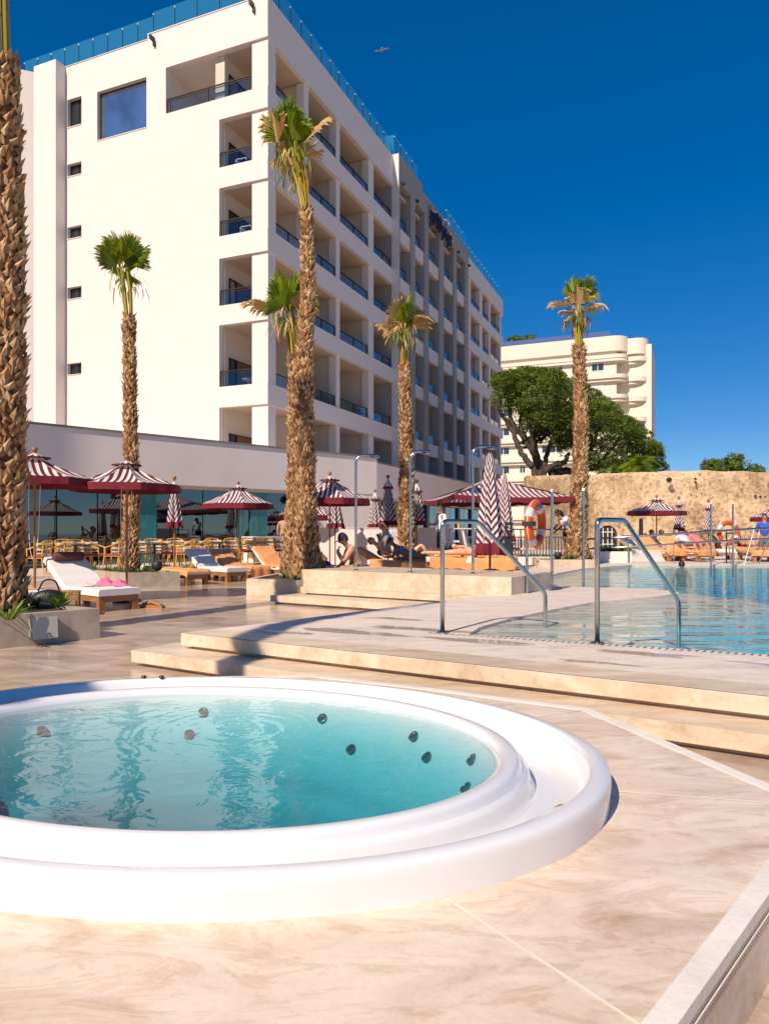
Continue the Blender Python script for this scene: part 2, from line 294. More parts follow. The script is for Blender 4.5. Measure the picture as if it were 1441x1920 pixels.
def oldwall():
    m,nt,b,nd,ln=newmat('old fortress stone'); tc=nd.new('ShaderNodeTexCoord')
    n=nd.new('ShaderNodeTexNoise'); n.inputs['Scale'].default_value=.55; n.inputs['Detail'].default_value=10; n.inputs['Roughness'].default_value=.72; ln.new(tc.outputs['Object'],n.inputs['Vector'])
    r=ramp(nd,[(.32,(.22,.14,.09)),(.43,(.44,.29,.17)),(.54,(.64,.46,.28)),(.72,(.76,.61,.42))]); ln.new(n.outputs[0],r.inputs[0])
    v=nd.new('ShaderNodeTexVoronoi'); v.inputs['Scale'].default_value=2.6; v.feature='F1'; ln.new(tc.outputs['Object'],v.inputs['Vector'])
    r2=ramp(nd,[(0,(.84,.84,.84)),(.6,(1,1,1)),(.85,(.72,.68,.62))]); ln.new(v.outputs['Distance'],r2.inputs[0])
    n2=nd.new('ShaderNodeTexNoise'); n2.inputs['Scale'].default_value=7; n2.inputs['Detail'].default_value=8; ln.new(tc.outputs['Object'],n2.inputs['Vector'])
    r3=ramp(nd,[(.32,(.42,.38,.33)),(.48,(1,1,1))]); ln.new(n2.outputs[0],r3.inputs[0])
    q=nd.new('ShaderNodeMixRGB'); q.blend_type='MULTIPLY'; q.inputs[0].default_value=1.; ln.new(r.outputs[0],q.inputs[1]); ln.new(r2.outputs[0],q.inputs[2])
    q2=nd.new('ShaderNodeMixRGB'); q2.blend_type='MULTIPLY'; q2.inputs[0].default_value=.9; ln.new(q.outputs[0],q2.inputs[1]); ln.new(r3.outputs[0],q2.inputs[2])
    ln.new(q2.outputs[0],b.inputs['Base Color']); b.inputs['Roughness'].default_value=.95
    bp=nd.new('ShaderNodeBump'); bp.inputs['Distance'].default_value=.08; bp.inputs['Strength'].default_value=.8; ln.new(n2.outputs[0],bp.inputs['Height']); ln.new(bp.outputs[0],b.inputs['Normal'])
    return m
M_OLD=oldwall()
# ------------------------------------------------------------------ ground, terraces, pool
def inset(poly,d):
    P=[V(p[0],p[1]) for p in poly]; ar=sum(P[i-1].x*P[i].y-P[i].x*P[i-1].y for i in range(len(P))); s=1 if ar>0 else -1
    out=[]
    for i,p in enumerate(P):
        a=(p-P[i-1]).normalized(); b=(P[(i+1)%len(P)]-p).normalized()
        na=V(-a.y,a.x)*s; nb=V(-b.y,b.x)*s; m=(na+nb); m=m/max(.3,m.dot(na)) if m.length>1e-6 else na
        out.append(p+m*d)
    return out
POOL=[(.80,6.83),(3.04,5.74),(7,3.8),(16,8),(16,20.6),(7.1,20.5),(5.2,18.6),(3.95,16.4),(3.1,14.4),(2.98,12.75),(4.4,12.15),(4.72,11.75),(4.68,11.3),(4.15,10.8),(2.87,9.87),(2.25,9.15),(1.44,8.1),(.98,7.35)]
POOLW=inset(POOL,-.06)
TD=[(1.748,2.81),(1.255,4.40),(.296,4.98),(-.55,5.42),(-1.8,5.3),(-3.1,4.6),(-3.4,2.5),(-2.6,1.0),(0,.86)]
SUNK=[(1.9,2.75),(3.2,1.75),(1.2,-.6),(-.2,-.3),(.0,.86)]
TI=inset(TD,.12); GH=[SUNK[1],SUNK[0]]+[(1.62,2.98)]+[tuple(p)[:2] for p in TI[1:-1]]+[(-.25,.95)]+[SUNK[3],SUNK[2]]
m=MB(); m.prism([(-250,-60),(250,-60),(250,400),(-250,400)],0,0,holes=[GH,POOLW],bottom=False)
m2=MB(); m2.face([(3.3,2.2,-.09),(1.5,3.2,-.09),(-.6,1.4,-.09),(-.5,-.7,-.09),(1.4,-.8,-.09)][::-1]); m2.face([(1.3,-.7,-.09),(3.3,1.8,-.09),(3.25,1.75,0.0),(1.2,-.6,0.0)]); m2.face([(3.2,1.75,-.1),(1.9,2.75,-.1),(1.9,2.75,0),(3.2,1.75,0)]); m2.face([(1.9,2.75,-.1),(1.62,2.98,-.1),(1.62,2.98,0),(1.9,2.75,0)])
struct(m2.build('sunken_path',M_TERR))
struct(m.build('lower_terrace_ground',M_TERR))
DECK=[(-1.968,6.92),(9,.12),(60,.12),(60,36),(1.9,36),(1.9,24),(.9,19.5),(.9,12.5),(1.5,10.8),(-.037,9.08),(-1.15,7.8)]
m=MB(); m.prism(DECK,.185,.30,holes=[POOL]); struct(m.build('pool_deck',M_DECK))
m=MB(); m.prism(inset(DECK,.07),.002,.185,holes=[POOLW],top=False,bottom=False); struct(m.build('pool_deck_riser',M_STEP))
u=V(.85,-.527,0); nrm=V(.527,.85,0); a=V(-1.968,6.92,0)
m=MB(); A=a+u*.0; B=a+u*12.5
m.prism([A+nrm*.005+u*.005,B+nrm*.005,B+nrm*.36,A+nrm*.36+u*.1],.304,.304,bottom=False)
m.prism([A+nrm*-.003,B+nrm*-.003,B+nrm*.003,A+nrm*.003],.187,.298)          # stone facing of the edge
struct(m.build('pool_deck_edge_band',M_STEP))
def tread(name,poly,z0,z1,gap=.04,mt=M_STEP):
    m=MB(); m.prism(poly,z0+gap,z1); struct(m.build(name,mt))
    m=MB(); m.prism(inset(poly,.07),z0+.001,z0+gap,top=False,bottom=False); struct(m.build(name+'_riser',M_STEP))
t0=V(-2.42,6.83,0)
tread('pool_deck_step',[t0,t0+u*13,t0+u*13+nrm*.55,t0+nrm*.55+u*.02],0,.15)
# drain slots along the near lip of the pool
m=MB()
for i in range(64):
    p=V(.42+i*.052,6.89-i*.052*.482,.3035); d=V(.43,.9,0); s_=V(.9,-.43,0)*.006
    q=p+d*.075+V(.9,-.43,0)*.018; m.face([p-s_,p+s_,q+s_,q-s_])
tag(m.build('drain_grille',M_BLACK),'row of short dark drain slots along the near lip of the pool','drain grille')
# pool basin and water
BL=[V(*p,0) for p in [(.8,6.83),(.98,7.35),(1.44,8.1),(2.25,9.15),(2.87,9.87),(4.15,10.8),(4.68,11.3),(4.4,12.15),(2.98,12.75),(3.95,16.4),(5.2,18.6)]]
def bdist(x,y):
    p=V(x,y,0); best=99
    for a_,b_ in zip(BL,BL[1:]):
        ab=b_-a_; t=max(0,min(1,(p-a_).dot(ab)/ab.length_squared)); best=min(best,(p-a_-ab*t).length)
    return best
m=MB(); NX,NY=80,90; gx=[.3+i*(16.6-.3)/NX for i in range(NX+1)]; gy=[3.2+i*(21.5-3.2)/NY for i in range(NY+1)]
gz=[[max(-1.,.270-.09*bdist(x,y)-.16*max(0,bdist(x,y)-1.2)) for y in gy] for x in gx]
for i in range(NX):
    for j in range(NY): m.m=1 if max(gz[i][j],gz[i+1][j+1])>.13 else 0; m.face([(gx[i],gy[j],gz[i][j]),(gx[i+1],gy[j],gz[i+1][j]),(gx[i+1],gy[j+1],gz[i+1][j+1]),(gx[i],gy[j+1],gz[i][j+1])])
m.m=0; q=inset(POOL,-.015); n_=len(q)
for i in range(n_): a_,b_=q[i-1],q[i]; m.face([(a_.x,a_.y,-1.1),(b_.x,b_.y,-1.1),(b_.x,b_.y,.19),(a_.x,a_.y,.19)])
M_BASIN=stone('pool tile',(.62,.72,.72),(.56,.69,.70),(.46,.62,.64),rot=27,bw=.3,bh=.3,mortar=.006,rough=.4,joint=(.5,.55,.55))
struct(m.build('pool_basin',[M_BASIN,M_DECK],smooth=False))
def body_of_water(name,poly,z0,z1,mt,col,dens):
    nt=mt.node_tree; va=nt.nodes.new('ShaderNodeVolumeAbsorption'); va.inputs[0].default_value=(*col,1); va.inputs[1].default_value=dens
    nt.links.new(va.outputs[0],nt.nodes['Material Output'].inputs['Volume'])
    m=MB(); m.prism(poly,z0,z1); return m.build(name,mt)
M_PW=water('pool water',(.95,1,1),1.5,(.5,2.2,1),1.,.10,rot=8,detail=2.5)
struct(body_of_water('pool_water',inset(POOL,-.03),-1.3,.282,M_PW,(.22,.88,.96),.5))
# ------------------------------------------------------------------ hot tub terrace and hot tub
TC=V(-.86,3.37,0); T1=V(.966,-.257,0); T2=V(.257,.966,0)
def el(f,phi,z): return TC+T1*((1.843-.47*f)*math.cos(phi))+T2*((1.333-.34*f)*math.sin(phi))+V(0,0,z)
hole=[el(.12,2*math.pi*k/72,0) for k in range(72)]
m=MB(); m.prism(inset(TD,.004),.145,.198,holes=[hole],bottom=False); struct(m.build('hot_tub_terrace',M_TUBDECK))
m=MB(); m.prism(inset(TD,.010),-.095,.145,top=False,bottom=False); struct(m.build('hot_tub_terrace_side',M_TUBDECK))
m=MB(); o_=inset(TD,0); i_=inset(TD,.062)
m.prism(o_,.165,.202,holes=[i_]); struct(m.build('hot_tub_terrace_edging',M_EDGE))
M_JOINT=mat('pale grout',(.80,.72,.60),.8,.05,10)
m=MB()
def joint(p,q,wd=.005,z=.2005):
    p,q=V(*p,z),V(*q,z); d=(q-p).normalized(); s_=V(-d.y,d.x,0)*wd; m.face([p-s_,q-s_,q+s_,p+s_])
c1=G(838,1685,.2); c2=G(1195,1920,.2); joint(c1.xy,(c2+(c2-c1)*.3).xy)
c1=G(1155,1484,.2); c2=G(1441,1505,.2); joint(c1.xy,(c2+(c2-c1)*.12).xy)
c1=G(1102,1329,.2); c2=G(960,1352,.2); joint(c1.xy,c2.xy)
joint((-2.0,2.1),(-2.9,1.3)); struct(m.build('slab_joints',M_JOINT))
m=MB(); o2=inset(TD,.0025); o3=inset(TD,.012)
m.prism(o2,.132,.137,holes=[o3]); struct(m.build('hot_tub_terrace_side_joint',M_JOINT))
tub=empty('hot_tub',TC,0,'large oval white acrylic hot tub with overflow channel, filled with teal water','hot tub')
def prof(name,P,mt,n=144,smooth=True):
    m=MB(); rg=[[el(f,2*math.pi*k/n,z) for k in range(n)] for f,z in P]
    for a_,b_ in zip(rg,rg[1:]):
        for k in range(n): m.face([a_[k],a_[(k+1)%n],b_[(k+1)%n],b_[k]])
    o=m.build(name,mt,None,smooth=smooth,loc=TC); o.parent=tub; o.location=(0,0,0); return o
prof('rim',[(.02,.17),(.012,.2),(.002,.292),(.004,.309),(.014,.322),(.03,.328),(.13,.331),(.17,.328),(.19,.316),(.205,.29),(.22,.25),(.25,.222),(.30,.207),(.45,.197),(.64,.193)],M_ACRYL)
prof('overflow_ledge',[(.64,.193),(.67,.20),(.685,.23),(.695,.262),(.71,.273),(.75,.276),(.765,.282),(.775,.303),(.79,.318),(.82,.325),(.90,.325),(.95,.317),(.985,.302),(1.01,.275)],M_ACRYL)
SHP=[(1.01,.275),(1.04,.245),(1.10,.19),(1.2,.12),(1.35,.03),(1.5,-.05),(1.62,-.10),(1.72,-.115),(2.0,-.125),(2.12,-.15),(2.2,-.24),(2.28,-.42),(2.36,-.50),(2.5,-.52),(3.0,-.52),(3.7,-.52)]
prof('shell',SHP,M_SHELL)
m=MB(); m.face([el(3.65,2*math.pi*k/48,-.518) for k in range(48)]); o=m.build('floor',M_SHELL,None,loc=TC); o.parent=tub; o.location=(0,0,0)
M_TW=water('hot tub water',(.94,.99,1),5.5,(1,1.25,1),.34,.02,rot=-15,detail=3.5,ring=(.12,.25),boost=.06)
o=body_of_water('hot_tub_water',[el(.965,2*math.pi*k/96,0) for k in range(96)],-.9,.29,M_TW,(.10,.71,.77),2.1)
struct(o)
o_me=o.data
for v_ in o_me.vertices: v_.co-=TC
o.location=TC
def shz(f):
    for (a,za),(b,zb) in zip(SHP,SHP[1:]):
        if a<=f<=b: return za+(zb-za)*(f-a)/(b-a)
    return -.52
def jet(phi,f,r=.030):
    m=MB(); c=el(f,phi,shz(f)+.014)-TC; dn=(el(f+.05,phi,shz(f+.05))-el(f-.05,phi,shz(f-.05))).normalized(); tg=V(-dn.y,dn.x,0).normalized(); n=dn.cross(tg); n=((n if n.z>0 else -n)*1.+V(0,0,.45)).normalized()
    a_=tg; b_=n.cross(a_)
    for (r0,r1,h0,h1) in((r,r,-.03,.006),(r,r*.78,.006,.008),(r*.78,r*.66,.008,.001),(r*.66,.001,.001,.001),(r*.28,.001,.008,.009)):
        for k in range(16):
            t0_,t1_=2*math.pi*k/16,2*math.pi*(k+1)/16
            P=lambda rr,t,h:c+a_*rr*math.cos(t)+b_*rr*math.sin(t)+n*h
            m.face([P(r0,t0_,h0),P(r0,t1_,h0),P(r1,t1_,h1),P(r1,t0_,h1)])
    m.build('jet',M_JET,tub,smooth=False)
for k_ in range(3):
    a_=[.5,2.4,4.4][k_]; m=MB(); c_=TC+T1*math.cos(a_)*.28+T2*math.sin(a_)*.2-TC+V(0,0,-.512); m.lathe([(.11,-.004),(.11,.012),(.095,.018),(.001,.018)],c_,22); m.build('suction_grille',mat('suction grille white',(.55,.6,.6),.4) if k_==0 else bpy.data.materials['suction grille white'],tub)
for phi,f in((1.37,1.12),(1.17,1.32),(.86,1.12),(.72,1.22),(.40,1.10),(.28,1.24),(1.95,1.12),(2.02,1.30),(2.75,1.15),(-.7,1.3),(-.95,1.42),(3.6,1.3)): jet(phi,f)
for dx in(270,303):
    p=PX(dx,4.66,.335); m=MB(); m.lathe([(.016,0),(.018,.006),(.014,.014),(.001,.015)],p-TC,10); m.build('control_knob',M_BLACK,tub)
m=MB(); p=el(.45,-.12,.199)
for i in range(9):
    t=i/8; m.v; q=p+V(t*.07,-.012*t,.004+.012*math.sin(t*3.1)); 
    if i: w_=.009*math.sin(math.pi*(t-.06)); m.face([pq-V(0,pw,0),q-V(0,w_,0),q+V(0,w_,.003),pq+V(0,pw,.003)])
    pq=q; pw=.009*math.sin(math.pi*max(0,t-.06))
tag(m.build('fallen_leaf',M_DEAD),'small dry leaf lying in the overflow channel of the hot tub','leaf')
m=MB(); p=G(1318,1402,0)
for k in range(3):
    for i in range(5):
        t=i/4; q=p+V((k-1)*.03+t*.07,.01*k-.02*t,.012+.015*math.sin(t*3)); 
        if i: m.face([pq-V(0,.012,0),q-V(0,.012,0),q+V(0,.012,.006),pq+V(0,.012,.006)],[(.4,0)]*4)
        pq=q
tag(m.build('fallen_leaf',M_DEAD),'curled brown leaf lying on the paving below the pool deck step','leaf')
# ------------------------------------------------------------------ shower plinth, planters, low walls
uP=V(.844,-.536,0); nP=V(.536,.844,0); A=V(-1.53,13.1,0)
m=MB(); B=V(1.935,10.9,0)
m.prism([A,B,B+V(.9,1.2,0),A+V(1.2,1.15,0)],.1,.575); pl=m.build('shower_plinth',M_STEP); struct(pl)
m=MB(); fr=[A+uP*.0,B]
for s_ in(1.08,2.12,3.2): 
    p=A+uP*s_-nP*.002; m.face([p-uP*.003+V(0,0,.29),p+uP*.003+V(0,0,.29),p+uP*.003+V(0,0,.573),p-uP*.003+V(0,0,.573)])
m.build('joints',M_JOINT,pl)
S=V(-2.01,12.58,0); tread('plinth_lower_step',[S,S+uP*4.3,S+uP*4.3+nP*.9,S+nP*.9],0,.15)
S=V(-1.5,12.78,0); tread('plinth_upper_step',[S,S+uP*3.75,S+uP*3.75+nP*.5,S+nP*.5],.15,.28,.03)
def planter(poly,z0,z1,label,mt=M_PLANT,wall=.1):
    r=empty('stone_planter',V(sum(p[0] for p in poly)/len(poly),sum(p[1] for p in poly)/len(poly),0),0,label,'planter')
    L=r.location
    m=MB(); m.prism([(p[0]-L.x,p[1]-L.y) for p in poly],z0,z1,holes=[[(p.x-L.x,p.y-L.y) for p in inset(poly,wall)]],bottom=False); m.build('kerb',mt,r)
    m=MB(); m.prism([(p.x-L.x,p.y-L.y) for p in inset(poly,wall*.9)],z1-.06,z1-.035,bottom=False); m.build('soil',M_SOIL,r); return r
P1=[(-3.41,8.56),(-5.0,9.6),(-7.5,7.6),(-6.3,5.7)]
planter(P1,0,.36,'low stone planter at the left edge holding the largest palm and a metal socket box')
P2=[(-4.72,16.5),(-5.7,15.9),(-7.5,17.55),(-6.5,18.5)]
planter(P2,0,.34,'low stone planter behind the white lounger with pink clothes')
P3=[(-2.59,13.4),(-1.57,12.97),(-.75,14.1),(-1.0,15.3),(-2.3,15.0)]
planter(P3,0,.385,'stone planter joined to the left end of the shower plinth',M_STEP)
P4=[(4.1,19.2),(5.75,19.3),(6.1,21),(4.3,21.1)]
planter(P4,.30,.50,'low sandy planter round the palm at the far pool edge',M_STEP)
P5=[(2.7,20.6),(4.9,20.9),(5.0,21.8),(2.8,21.5)]
planter(P5,.30,.52,'pale kerbed flower bed in front of the white picket fence',M_WHITE)
P6=[(6.5,21.9),(7.55,21.8),(7.8,23.6),(6.6,23.7)]
planter(P6,.30,.64,'small white rendered planter with grasses in front of the arched window',M_WHITE)
P7=[(7.75,22.6),(9.0,22.9),(9.1,24.2),(7.9,24.0)]
planter(P7,.30,.66,'white rendered planter beside the right hand parasol',M_WHITE)
# white garden wall behind the sunbathers
m=MB(); m.box((-2.9,0,0),(1.62,.28,1.345)); m.box((-2.92,-.02,1.345),(1.64,.30,1.37))
o=m.build('garden_wall',M_WHITE,loc=None); o.location=(0,22.2,0); tag(o,'low white rendered garden wall behind the sunbathers','wall')
# service socket box on the planter
d=V(-.712,-.702,0); c=V(-3.41,8.56,0)+d*.52; out=V(.702,-.712,0)
sb=empty('socket_box',c,0,'pale grey metal socket box with a round lock on the stone planter','socket box')
m=MB(); T=lambda x,y,z:(d*x+out*y+V(0,0,z)); m.box((0,.003,.09),(.28,.05,.31),T); m.build('box',mat('socket metal',(.40,.40,.34),.45,.05,5),sb)
m=MB(); T2_=lambda x,y,z:(d*x+out*(.055+y+(.31-z)*.12)+V(0,0,z)); m.box((-.005,0,.075),(.265,.006,.318),T2_); m.build('lid',mat('socket lid',(.46,.46,.39),.4,.05,5),sb)
m=MB(); m.ball(T2_(.09,.008,.115),.014,10,6); m.build('lock',M_METAL,sb)

# thin wet patches on the deck beside the pool
M_WET=water('wet film on stone',(.88,.86,.84),9,(1,1,1),.05,.01)
def puddle(c,rx,ry,ang,seed,z=.3045):
    m=MB(); P=[]
    for k in range(40):
        a=2*math.pi*k/40; f=1+.75*noise.noise(V(math.cos(a)*1.3+seed,math.sin(a)*1.3,seed))+.45*noise.noise(V(math.cos(a)*4+seed,math.sin(a)*4,seed))
        x,y=rx*f*math.cos(a),ry*f*math.sin(a); P.append((c[0]+x*math.cos(ang)-y*math.sin(ang),c[1]+x*math.sin(ang)+y*math.cos(ang)))
    m.prism(P,z,z,bottom=False); return m
m=MB()
for k,(c,rx,ry) in enumerate((((.9,6.35),.55,.10),((2.1,5.75),.4,.09),((3.0,5.2),.35,.07),((-.2,6.9),.5,.12),((1.6,5.35),.25,.05),((-.9,6.9),.3,.06),((.3,7.15),.45,.10),((3.3,4.75),.3,.05),((.1,8.0),.4,.07))):
    q=puddle(c,rx,ry,R(-27),k*3.1,.3048+k*.0004); m.v_=0
    for f_,u_ in zip(q.f,q.uv): m.face([q.v[i] for i in f_])
struct(m.build('wet_patches',M_WET))
# ------------------------------------------------------------------ hotel
HY0=31.3; HO=V((502-CX)/F*HY0,HY0,0); HEX=V(.9213,-.3889,0); HEY=V(.3845,.9231,0)
def HL(x,y,z): return HEX*x+HEY*y+V(0,0,z)          # x: out of the long facade, y: along it, z up
def hsx(px,y=0):
    k=(px-CX)/F; b=HO+HEY*y; return (k*b.y-b.x)/(HEX.x-k*HEX.y)
def hty(px,x=0):
    k=(px-CX)/F; b=HO+HEX*x; return (k*b.y-b.x)/(HEY.x-k*HEY.y)
def hz(py,x,y): return ZY(py,(HO+HL(x,y,0)).y)
BB=[22.98,19.87,16.76,13.57,10.56,6.84]; BT=[24.57,20.82,17.69,14.58,11.44,7.77]
OPN=[(BT[i+1],BB[i]) for i in range(5)]+[(3.9,BB[5])]
hotel=empty('hotel_building',HO,0,'large white hotel with rows of balconies and a blue glass roof balustrade','hotel')
def hbox(m,x0,x1,y0,y1,z0,z1): m.box((x0,y0,z0),(x1,y1,z1),HL)
def holed(m,x0,x1,z0,z1,holes,y0,y1,T):
    xs=sorted({x0,x1,*[h[0] for h in holes],*[h[1] for h in holes]}); zs=sorted({z0,z1,*[h[2] for h in holes],*[h[3] for h in holes]})
    inn=lambda x,z:any(h[0]<x<h[1] and h[2]<z<h[3] for h in holes) or not(x0<x<x1 and z0<z<z1)
    for i in range(len(xs)-1):
        for j in range(len(zs)-1):
            a,b,c,d=xs[i],xs[i+1],zs[j],zs[j+1]; cx,cz=(a+b)/2,(c+d)/2
            if inn(cx,cz): continue
            m.face([T(a,y0,c),T(b,y0,c),T(b,y0,d),T(a,y0,d)]); m.face([T(b,y1,c),T(a,y1,c),T(a,y1,d),T(b,y1,d)])
            if inn(a-.01,cz): m.face([T(a,y1,c),T(a,y0,c),T(a,y0,d),T(a,y1,d)])
            if inn(b+.01,cz): m.face([T(b,y0,c),T(b,y1,c),T(b,y1,d),T(b,y0,d)])
            if inn(cx,c-.01): m.face([T(a,y1,c),T(b,y1,c),T(b,y0,c),T(a,y0,c)])
            if inn(cx,d+.01): m.face([T(a,y0,d),T(b,y0,d),T(b,y1,d),T(a,y1,d)])
XL=hsx(123.6); XO=hsx(411); XW=hsx(311); XC=-.88
wins=[(-11.72,-10.79,21.5,22.9),(-11.72,-10.79,19.03,19.65),(-11.72,-10.79,15.9,16.49),(-11.72,-10.79,12.87,13.46),(-11.72,-10.79,9.08,9.65),(-9.77,-6.71,20.44,22.84)]
# short sunlit facade
m=MB(); holed(m,XL,-.002,-.2,24.57,[(XW if i==0 else XO,-.001,z0,z1) for i,(z0,z1) in enumerate(OPN)]+wins,0,.32,HL)
hbox(m,-.88,-.05,.10,.75,0,22.98)                                              # corner column
# step in the parapet of the left part
m.build('front_wall',M_WHITE,hotel)
m=MB(); hbox(m,XL,hsx(277),-.03,.34,24.571,24.60); hbox(m,hsx(277),.02,-.03,.34,24.80,24.84); hbox(m,hsx(277),-.002,.0,.3,24.57,24.80)
m.build('parapet_cap',M_WHITE,hotel)
# long shaded facade, left block: belts, columns, party walls
LE=15.0; cols=[(3.45,3.92),(6.93,7.38),(11.15,11.9)]
m=MB()
for b,t in zip(BB,BT): hbox(m,-.25,0,.321,LE,b,t if b!=BB[0] else 24.80)
m.build('balcony_belt',M_WHITE,hotel)
m=MB()
for a,b in cols: hbox(m,-.55,-.12,a,b,0,22.97)
m.build('column',M_WHITE,hotel)
m=MB()
for a,b in cols: hbox(m,-2.5,-.551,a+.08,b-.08,0,22.97)
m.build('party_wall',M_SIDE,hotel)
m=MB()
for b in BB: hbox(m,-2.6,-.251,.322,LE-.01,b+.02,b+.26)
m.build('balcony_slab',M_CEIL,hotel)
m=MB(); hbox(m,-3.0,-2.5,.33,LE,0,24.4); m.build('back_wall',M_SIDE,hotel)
m=MB(); hbox(m,XL,-3.01,.33,14.9,0,20.5); hbox(m,XL,XW-.02,.33,14.9,20.501,24.2); hbox(m,XW-.019,-3.01,3.4,14.9,20.501,24.2); hbox(m,XW-.02,-3.02,.33,3.39,23.0,23.2); hbox(m,XL,-3.2,14.9,44,0,23.9); m.build('core',M_WHITE,hotel)
# middle block stands proud
p=.35; ME=30.6; MS=14.75
piers=[(MS,15.0),(16.95,17.8),(19.65,20.55),(22.9,24.0),(26.4,27.3),(29.6,ME)]
m=MB()
for k,(a,b) in enumerate(piers): hbox(m,-2.4,p,a,b,0,23.2)
m.build('pier',M_GREYR,hotel)
m=MB(); hbox(m,-2.4,p+.01,MS-.01,hty(791,p),23.2,24.95); hbox(m,-2.4,p+.01,hty(791,p),ME+.01,23.2,24.55); m.build('fascia',M_GREYR,hotel)
m=MB(); hbox(m,-.1,p+.03,MS-.05,MS-.012,0,24.9); m.build('lit_return',M_WHITE,hotel)
for i in range(1,6):
    for (a,b) in zip(piers,piers[1:]): m=MB(); hbox(m,p-.32,p-.08,a[1]+.002,b[0]-.002,BB[i]-.3,BT[i]-.36); m.build('balcony_parapet',M_WHITE,hotel)
m=MB()
for i in range(0,6): hbox(m,-2.3,p-.33,MS+.2,ME-.2,BB[i]-.27,BB[i]-.05)
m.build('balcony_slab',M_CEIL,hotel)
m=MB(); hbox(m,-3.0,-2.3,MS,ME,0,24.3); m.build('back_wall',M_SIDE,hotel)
# right block
RS=ME+.02; RE=hty(942.5)
rcols=[(32.3,33.0),(35.9,36.9),(39.2,39.9),(RE-.95,RE-.3)]
m=MB()
for b,t in zip(BB,BT): hbox(m,-.25,-.01,RS,RE,b,t)
m.build('balcony_belt',M_WHITE,hotel)
m=MB()
for a,b in rcols: hbox(m,-.55,-.13,a,b,0,22.97)
m.build('column',M_WHITE,hotel)
m=MB()
for a,b in rcols: hbox(m,-2.5,-.551,a+.1,b-.1,0,22.97)
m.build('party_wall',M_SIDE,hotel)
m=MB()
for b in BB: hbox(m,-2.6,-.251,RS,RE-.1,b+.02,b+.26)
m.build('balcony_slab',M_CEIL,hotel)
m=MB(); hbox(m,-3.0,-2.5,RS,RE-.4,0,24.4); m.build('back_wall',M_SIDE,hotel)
# left wing with pilaster beside the sunlit facade
XP0,XP1=hsx(83),hsx(105); 
m=MB(); zt=hz(119,XP1,-.55); hbox(m,XP0,XL-.002,-.62,.3,0,24.62); m.build('pilaster',M_WHITE,hotel)
wd=V(-.928,-.373,0); wn=V(.373,-.928,0); ws=HL(XP0+.02,-.45,0); TW=lambda a,b,c: ws+wd*a-wn*b+V(0,0,c)
m=MB(); holed(m,0,9,0,24.4,[(1.35,2.2,z0,z0+1.5) for z0 in(8.6,12.2,15.3,18.4,21.4)],0,.35,TW); m.build('wing_wall',M_WHITE,hotel)
m=MB(); m.box((0,.36,0),(9,6,24.2),TW); m.build('wing_core',M_GREYR,hotel)
# windows of the sunlit facade
def window(x0,x1,z0,z1,big=False):
    m=MB(); y=.20; w_=.05
    for q in((x0,x0+w_,z0,z1),(x1-w_,x1,z0,z1),(x0+w_,x1-w_,z0,z0+w_),(x0+w_,x1-w_,z1-w_,z1)): hbox(m,q[0]+.002,q[1]-.002,y,y+.06,q[2]+.002,q[3]-.002)
    if not big: hbox(m,(x0+x1)/2+.05,(x0+x1)/2+.09,y,y+.06,z0+w_,z1-w_)
    f=m.build('window',M_DKMETAL,hotel)
    m=MB(); m.face([HL(x0+w_,y+.03,z0+w_),HL(x1-w_,y+.03,z0+w_),HL(x1-w_,y+.03,z1-w_),HL(x0+w_,y+.03,z1-w_)]); m.build('pane',M_SKYPANE if big else M_PANE,f)
    m=MB(); hbox(m,x0-.02,x1+.02,-.03,.2,z0-.03,z0+.001); m.build('sill',M_EDGE,f)
for w_ in wins: window(*w_,big=(w_[0]==-9.77))
m=MB(); xm=-9.77; 
# sliding doors in the balcony back walls (seen at a slant through the openings)
def door_x(y0,y1,z0,z1,x,cur=False):
    m=MB(); fr=.07; n=3 if y1-y0>2.2 else 2
    hbox(m,x,x+.05,y0,y1,z1-fr,z1); hbox(m,x,x+.05,y0,y0+fr,z0,z1-fr); hbox(m,x,x+.05,y1-fr,y1,z0,z1-fr)
    for k in range(1,n): yy=y0+(y1-y0)*k/n; hbox(m,x,x+.045,yy-fr/2,yy+fr/2,z0,z1-fr)
    f=m.build('balcony_door',M_DKMETAL,hotel)
    m=MB(); m.face([HL(x+.02,y0+fr,z0),HL(x+.02,y1-fr,z0),HL(x+.02,y1-fr,z1-fr),HL(x+.02,y0+fr,z1-fr)]); m.build('pane',M_SKYPANE if cur else M_PANE,f)
M_WOODP=mat('timber balcony panel',(.16,.075,.035),.6,.3,3,stretch=(8,8,.6))
for i,(z0,z1) in enumerate(OPN):
    fl=BT[i+1]-.68 if i<5 else 3.6
    ys=[.5]+[c[1] for c in cols]; ye=[c[0] for c in cols]+[LE]
    for k,(a,b) in enumerate(zip(ys,ye)):
        if b-a<1: continue
        door_x(a+.15,b-.35,fl,fl+2.15,-2.498,cur=((i+k)%3==0))
for i in(3,4,5):
    fl=BT[i+1]-.68 if i<5 else 3.6
    for a,b in((1.2,3.4),(4.2,5.4),(7.6,8.6),(12.2,12.9)): m=MB(); hbox(m,-2.44,-2.40,a,b,fl,fl+2.1); m.build('timber_screen',M_WOODP,hotel)
def rail_x(y0,y1,z,x,h=.62,n=2,nm='balcony_railing'):
    m=MB(); r_=.028
    hbox(m,x-.03,x+.03,y0,y1,z+h-.05,z+h)
    for k in range(n+1): yy=y0+(y1-y0)*k/n; hbox(m,x-.025,x+.025,max(y0,yy-.03),min(y1,yy+.03),z,z+h-.05)
    f=m.build(nm,M_DKMETAL,hotel)
    m=MB(); m.face([HL(x,y0+.03,z+.02),HL(x,y1-.03,z+.02),HL(x,y1-.03,z+h-.09),HL(x,y0+.03,z+h-.09)]); m.build('glass',M_RAILG,f)
